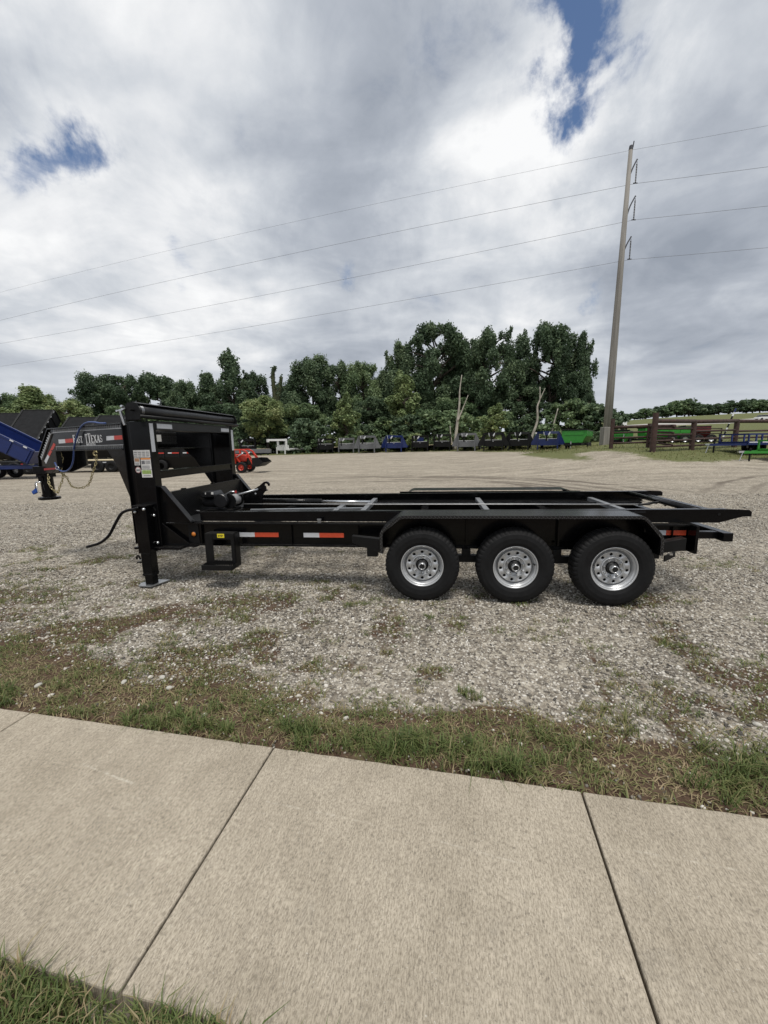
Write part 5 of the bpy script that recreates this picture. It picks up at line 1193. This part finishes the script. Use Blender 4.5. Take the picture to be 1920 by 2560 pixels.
goose(BLKM, (4.9,54), look(4.9,54,-14), 'black gooseneck trailer directly right of the middle blue one', 9, 2.1, upper=lambda e: MB().box(-.65,.2,.9,1.2,1.25,1.85).build('tank', TBLUE, e))
goose(BLKM, (7.8,54), look(7.8,54,-10), 'black gooseneck trailer just left of the dead forked trunk', 9, 2.2)
goose(TGREY, (10.3,50.5), look(10.3,50.5,-8), 'grey gooseneck trailer with wide side gussets beside the dead trunk', 9, 2.2, flare=True)
goose(BLKM, (13.05,48.5), look(13.05,48.5,-6), 'black wide-gusset gooseneck trailer right of the last grey one', 9, 2.15, flare=True)
goose(BLKM, (15.9,48), look(15.9,48,-4), 'black wide-gusset gooseneck trailer left of the last blue one', 9, 2.15, flare=True)
goose(TBLUE, (18.7,46.5), look(18.7,46.5,-4), 'blue wide-gusset gooseneck trailer at the right end of the row', 8, 2.1, flare=True)
goose(BLKM, (-18.9,57.5), look(-18.9,57.5,-30), 'black gooseneck trailer directly left of the white one', 9, 2.2)
goose(BLKM, (-22.6,58), look(-22.6,58,-30), 'leftmost black gooseneck trailer, behind the red loader', 9, 2.2)
fb = empty('loading_ramp', (-20.6,55.2,zg(-20.6,55.2))); tag(fb, 'long grey folded ramp lying in front of the black trailers', 'ramp')
MB().box(0,5.4,0,.5,.35,.85).build('ramp_side', TGREY, fb); 
for k in range(6): MB().box(.2+k*.95,.35+k*.95,-.02,.0,.0,.35).build('ramp_leg', BLKM, fb)
for k in range(5): MB().box(.1+k*1.05,1.05+k*1.05,.02,.48,.85,.90).build('ramp_board', STEEL, fb)

# ---------------------------------------------------------------- green dump trailers
def dump(paint, loc, ang, label, L=4.4, W=2.1, hb=1.15, z0=.75, grp='green dump trailers', trim=BLKM):
    x, y = loc; e = empty('dump_trailer', (x,y,zg(x,y)), (0,0,ang)); tag(e, label, 'trailer', grp)
    w2 = W/2
    mb = MB(); q = [(-w2+.30,z0),(w2-.30,z0),(w2,z0+hb*.55),(w2,z0+hb),(-w2,z0+hb),(-w2,z0+hb*.55)]
    mb.prism([(a_,0,b_) for a_,b_ in q], (0,L,0)); bd = mb.build('hopper', paint, e, .02)
    MB().box(-w2+.2,w2-.2,-.03,-.002,z0+hb*.62,z0+hb*.9).build('panel_rib', paint, bd, .02)
    for k in range(5): yy = .3+k*(L-.6)/4; [MB().box(s*w2-.04,s*w2+.04,yy-.04,yy+.04,z0+hb*.5,z0+hb-.05).build('side_rib', paint, bd) for s in (-1,1)]
    MB().box(-w2-.05,w2+.05,-.08,.10,z0+hb,z0+hb+.10).build('tarp_roll', trim, e, .02)
    MB().box(-w2-.03,w2+.03,.1,L,z0+hb,z0+hb+.04).build('tarp', TARP, e)
    MB().box(-.75,.75,-.5,L+.2,.5,z0-.02).build('chassis', BLKM, e)
    MB().bar((-.6,-.5,.58),(0,-1.6,.55),.12,.14).build('tongue', BLKM, e); MB().bar((.6,-.5,.58),(0,-1.6,.55),.12,.14).build('tongue', BLKM, e)
    MB().cyl((0,-1.3,.0),(0,-1.3,.9),.05,n=8).build('jack', CHR, e)
    for s in (-1,1):
        for yy in (L*.55,L*.55+.9):
            w_ = empty('wheel', (s*.98,yy,.38), (0,0,R(-90) if s < 0 else R(90)), parent=e); link('tyre', small_tyre, w_); link('rim', small_rim, w_) if paint is not BLKM else None
    return e
dump(TGRN, (17.9,38.5), look(17.9,38.5,-9), 'green dump trailer with black tarp roll left of the concrete pole')
dump(TGRN, (20.6,36.5), look(20.6,36.5,-6), 'green dump trailer seen behind the left fence rails', 4.2, 2.2, 1.0, .35)
dump(TGRN, (22.0,35.0), look(22.0,35.0,-74), 'long green dump trailer behind the tall gate post', 3.6, 2.0, 1.0, .35)
dump(TMAR, (26.5,36.5), look(26.5,36.5,-78), 'maroon dump trailer behind the fence rails', 1.9, 1.8, 1.05, .4, 'maroon trailers behind the fence')

# ---------------------------------------------------------------- small utility trailers at the right edge
def util(paint, loc, ang, label):
    x, y = loc; e = empty('utility_trailer', (x,y,zg(x,y)), (0,0,ang)); tag(e, label, 'trailer', 'utility trailers at the right edge')
    for s in (-1,1):
        MB().box(0,4.2,s*.95-.05,s*.95+.05,.50,.62).build('frame_beam', paint, e)
        MB().bar((0,s*.9,.54),(-1.5,0,.52),.09,.12).build('tongue', paint, e)
        for k in range(6): MB().box(.02+k*.82,.09+k*.82,s*.95-.035,s*.95+.035,.62,1.08).build('stake', paint, e)
        MB().box(0,4.2,s*.95-.04,s*.95+.04,1.08,1.16).build('top_rail', paint, e)
        for xx in (2.2,3.0):
            w_ = empty('wheel', (xx,s*1.12,.36), (0,0,0 if s < 0 else math.pi), parent=e); link('tyre', small_tyre, w_); link('rim', small_rim, w_)
    MB().box(0,.08,-.9,.9,.62,.70).build('front_rail', paint, e); MB().box(0,.08,-.9,.9,1.08,1.16).build('front_top_rail', paint, e)
    for k in range(7): MB().box(.05,4.2,-.88+k*.252,-.64+k*.252,.62,.66).build('deck_board', TWHT, e)
    MB().cyl((-1.0,.15,-.02),(-1.0,.15,.75),.045,n=8).build('jack', BLKM, e); MB().box(-1.75,-1.45,-.06,.06,.5,.6).build('coupler', CHR, e)
    MB().cyl((-1.5,0,.5),(-1.62,.02,.02),.02,n=6).build('chain', CHR, e)
util(TBLUE, (21.0,24.6), A(4), 'blue stake-sided utility trailer with pale deck near the fence')
util(TGRN, (20.9,21.9), A(-3), 'green stake-sided utility trailer at the right edge, nearest of the two')

# ---------------------------------------------------------------- red loader tractor
tx, ty = -8.35, 24.7
tq = empty('loader_tractor', (tx,ty,zg(tx,ty)), (0,0,A(-4))); tag(tq, 'red compact tractor with front loader and black bucket behind the headboard', 'tractor')
def twheel(x,y,r,w,rimm):
    k = r/.39; w_ = empty('wheel', (x,y,r), parent=tq)
    pr = [(.52*r,-w/2),(.86*r,-w/2),(r,-w*.36),(r,w*.36),(.86*r,w/2),(.52*r,w/2)]
    MB().lathe(pr, 36, mod=lambda j,q: -.07*r if (j in (2,3) and q%2) else 0).build('tyre', RUB, w_); MB().lathe([(.54*r,-w*.42),(.45*r,-w*.25),(.2*r,-w*.2),(.15*r,-w*.4),(0,-w*.4)],20).build('rim', TRED, w_, smooth=True)
for s in (-.62,.62): twheel(0,s,.33,.26,1); twheel(-1.75,s*1.05,.62,.36,1)
MB().box(-.75,.22,-.24,.24,.45,.70).build('front_axle_frame', BLKM, tq, .03)
MB().prism([(-1.1,-.28,.66),(.16,-.28,.66),(.20,-.28,.85),(.12,-.28,1.06),(-1.1,-.28,1.12)], (0,.56,0)).build('hood', TRED, tq, .05)
MB().box(.165,.225,-.22,.22,.68,.88).build('grille', BLKM, tq, .02)
MB().box(-2.2,-1.1,-.45,.45,.62,.98).build('rear_body', TRED, tq, .05); MB().box(-1.85,-1.4,-.24,.24,.98,1.08).build('seat', BLKM, tq, .04); MB().box(-1.95,-1.83,-.24,.24,1.0,1.5).build('seat_back', BLKM, tq, .04)
for s in (-1,1):
    MB().box(-2.2,-1.35,s*.62-.16,s*.62+.16,1.22,1.28).build('rear_fender', TRED, tq, .02); MB().tube([(-2.1,s*.5,.98),(-2.15,s*.5,2.35)],.035,8).build('roll_bar', BLKM, tq)
    pts = [(-.58,s*.5,1.36),(.05,s*.5,1.37),(.28,s*.5,1.26),(.52,s*.5,.78),(.66,s*.5,.45)]
    mb = MB(); [mb.bar(a_,b_,.07,.16,(0,1,0)) for a_,b_ in zip(pts[:-1],pts[1:])]; mb.build('loader_arm', TRED, tq, .01)
    mb = MB(); mb.bar((-.45,s*.44,.55),(-.50,s*.44,1.36),.08,.16,(0,1,0)); mb.bar((-.40,s*.44,1.05),(-.16,s*.44,.62),.06,.14,(0,1,0)); mb.build('loader_mast', TRED, tq, .01)
    MB().tube([(-.36,s*.5,.90),(.16,s*.5,1.22)],.035,8).build('lift_cylinder', CHR, tq, smooth=True); MB().tube([(.34,s*.5,1.18),(.68,s*.5,.74)],.028,8).build('bucket_cylinder', TRED, tq, smooth=True)
mb = MB()
bp = [(1.10,.32),(1.12,.95),(1.30,.98),(1.22,.85),(1.28,.50),(1.40,.34),(1.92,.50),(2.0,.46),(1.45,.26)]
for yy in (-.75,.742): mb.prism([(.68,yy,.38),(.70,yy,.88),(1.08,yy,.86),(1.36,yy,.62),(.96,yy,.36)], (0,.012,0))
mb.prism([(.68,-.74,.38),(.70,-.74,.88),(.72,-.74,.88),(.71,-.74,.41),(.97,-.74,.385),(1.36,-.74,.63),(1.36,-.74,.61),(.97,-.74,.36)], (0,1.482,0)); mb.build('bucket', BLKM, tq)
MB().tube([(-1.3,0,1.2),(-1.45,0,1.42)],.03,8).build('steering_column', BLKM, tq)

# ---------------------------------------------------------------- raised dump beds on the left
def raised(paint, loc, ang, tilt, label, L=4.8, W=2.1, hb=.95, scissor=None, cover=TARPD, zoff=0):
    """rear hinge at local origin, bed rises along +x"""
    x, y = loc; e = empty('raised_dump_trailer', (x,y,zg(x,y)), (0,0,ang)); tag(e, label, 'trailer', 'dump trailers with raised beds on the left')
    MB().box(-.3,L+.4,-.85,-.72,.55,.72).build('frame_beam', paint, e); MB().box(-.3,L+.4,.72,.85,.55,.72).build('frame_beam', paint, e)
    for k in range(5): MB().box(k*1.1,k*1.1+.1,-.72,.72,.56,.66).build('cross_member', paint, e)
    for s in (-1,1):
        MB().bar((L+.3,s*.8,.62),(L+1.9,0,.58),.1,.14).build('tongue', paint, e)
        for xx in (L*.35,L*.35+.85):
            w_ = empty('wheel', (xx,s*1.0,.38), (0,0,0 if s < 0 else math.pi), parent=e); link('tyre', small_tyre, w_); link('rim', small_rim, w_)
    MB().cyl((L+1.5,.1,0),(L+1.5,.1,.95),.05,n=8).build('jack', CHR, e)
    ct, st_ = math.cos(tilt), math.sin(tilt)
    def T_(p): return (p[0]*ct-p[2]*st_, p[1], .80+p[0]*st_+p[2]*ct)
    def tb(name, m_, x0,x1,y0,y1,z0,z1, par=e):
        mb = MB().box(x0,x1,y0,y1,z0,z1); mb.v = [T_(v) for v in mb.v]; return mb.build(name, m_, par)
    tb('bed_floor', paint, 0,L,-W/2,W/2,0,.06)
    for s in (-1,1):
        sw = tb('bed_side', paint, 0,L,s*W/2-.03,s*W/2+.03,.06,hb); tb('top_rail', paint, -.02,L+.02,s*W/2-.06,s*W/2+.06,hb,hb+.09, sw)
        for k in range(7): tb('tape', WHT, .3+k*.66,.48+k*.66,s*(W/2+.06)-.004,s*(W/2+.06)+.004,hb+.01,hb+.08, sw)
        for k in range(6): tb('side_rib', paint, .1+k*.9,.17+k*.9,*sorted((s*(W/2+.03),s*(W/2+.08))),.06,hb, sw)
    tb('headboard', paint, L-.03,L+.03,-W/2+.03,W/2-.03,.06,hb+.08); tb('tailgate', paint, -.03,.03,-W/2+.03,W/2-.03,.06,hb)
    if cover: tb('tarp', cover, 0.02,L,-W/2+.03,W/2-.03,hb+.002,hb+.05)
    for s in (-.5,.5): tb('bed_runner', CREAM, 0,L,s-.07,s+.07,-.14,-.001)
    if scissor:
        p = Vector(T_((L*.55,0,-.14))); 
        for s in (-.3,.3):
            MB().bar((L*.62,s,.66),((p.x+L*.62)/2+.35,s,(p.z+.6)/2+.1),.10,.20,(0,1,0)).build('scissor_arm', scissor, e); MB().bar(((p.x+L*.62)/2+.35,s,(p.z+.6)/2+.1),(p.x,s,p.z),.10,.20,(0,1,0)).build('scissor_arm', scissor, e)
    return e
raised(TBLUE, (-18.9,22.4), A(191), R(31), 'blue dump trailer with its bed raised at the left edge', 5.2, 2.1, .75, scissor=TBLUE, cover=None)
raised(BLKM, (-26.5,30.1), A(104), R(38), 'black raised dump trailer with tarp, largest one behind the blue bed', 4.6, 2.1, 1.15)
raised(BLKM, (-29.3,30.6), A(104), R(37), 'black raised dump trailer at far left behind the blue bed', 4.4, 2.1, 1.15)
raised(BLKM, (-25.0,32.6), A(103), R(33), 'black raised dump trailer half hidden behind the neck arm', 4.4, 2.1, 1.1)
raised(BLKM, (-22.4,32.4), A(102), R(33), 'black raised dump trailer just left of the tarp crank', 4.6, 2.1, 1.1)
bd_ = dump(BLKM, (-11.8,27.2), A(90), 'long black dump trailer seen through the headboard opening', 4.5, 2.1, 1.30, .24, 'black dump trailers on the left')
for k in range(5): MB().box(-1.10,-1.092,.3+k*.95,.75+k*.95,1.16,1.23).build('red_tape', RED, bd_); MB().box(-1.10,-1.092,.76+k*.95,1.0+k*.95,1.16,1.23).build('white_tape', WHT, bd_)
def flat(loc, ang, label, deck, L=6.0):
    x, y = loc; e = empty('flatbed_trailer', (x,y,zg(x,y)), (0,0,ang)); tag(e, label, 'trailer', 'flatbed trailers on the left')
    for s in (-1,1):
        MB().box(0,L,s*1.0-.06,s*1.0+.06,.55,.75).build('frame_beam', BLKM, e)
        for k in range(3): MB().box(.4+k*1.9,.75+k*1.9,*sorted((s*1.06,s*1.065)),.61,.68).build('red_tape', RED, e); MB().box(.76+k*1.9,1.1+k*1.9,*sorted((s*1.06,s*1.065)),.61,.68).build('white_tape', WHT, e)
        for xx in (L*.5,L*.5+.85):
            w_ = empty('wheel', (xx,s*1.18,.38), (0,0,0 if s < 0 else math.pi), parent=e); link('tyre', small_tyre, w_); link('rim', dark_rim, w_)
        MB().bar((0,s*.95,.65),(-1.3,0,.62),.1,.14).build('tongue', BLKM, e)
    for k in range(8): MB().box(.02,L,-.94+k*.236,-.72+k*.236,.75,.80).build('deck_plank', deck, e)
    MB().bar((L,-.8,.82),(L-1.2,-.8,1.45),.08,.1).build('ramp', STEEL, e); MB().bar((L,.8,.82),(L-1.2,.8,1.45),.08,.1).build('ramp', STEEL, e)
    MB().cyl((-1.0,.12,0),(-1.0,.12,.9),.05,n=8).build('jack', CHR, e); MB().box(-1.5,-1.2,-.07,.07,.56,.70).build('coupler', CHR, e)
    return e
flat((-21.2,27.4), A(6), 'flatbed trailer with pale new planks under the neck arm', PINE, 5.0)
flat((-25.2,26.6), A(3), 'black flatbed trailer with red tape beside the blue one', BLKM, 4.0)

# ---------------------------------------------------------------- highway traffic
def car(loc, paint, label, L=4.6):
    x, y = loc; e = empty('car', (x,y,zg(x,y)+.36)); tag(e, label, 'car')
    MB().prism([(-L/2,-.85,.35),(-L/2,-.85,.80),(-L/2+.9,-.85,.95),(L/2-.3,-.85,.90),(L/2,-.85,.65),(L/2,-.85,.35)], (0,1.7,0)).build('body', paint, e, .05)
    MB().prism([(-L/2+.5,-.75,.93),(-L/2+1.1,-.75,1.42),(L/2-1.7,-.75,1.42),(L/2-1.0,-.75,.92)], (0,1.5,0)).build('cabin', GLS, e, .04); MB().box(-L/2+1.05,L/2-1.7,-.76,.76,1.42,1.47).build('roof', paint, e, .02)
    for s in (-1,1):
        for xx in (-L/2+.85,L/2-.85): MB().lathe([(0,-.1),(.32,-.1),(.32,.1),(0,.1)],16).build('wheel', RUB, e, loc=(xx,s*.8,.32))
car((109.0,118), TWHT, 'white car driving on the highway across the hill')
tk = empty('road_sign', (69.6,119,zg(69.6,119))); tag(tk, 'white board on posts far off beside the highway, right of the pole', 'sign')
MB().box(-.85,.85,-.03,.03,.5,1.75).build('board', TWHT, tk, .01)
for xx in (-.7,.7): MB().box(xx-.05,xx+.05,.031,.12,-.2,1.7).build('post', TWHT, tk)
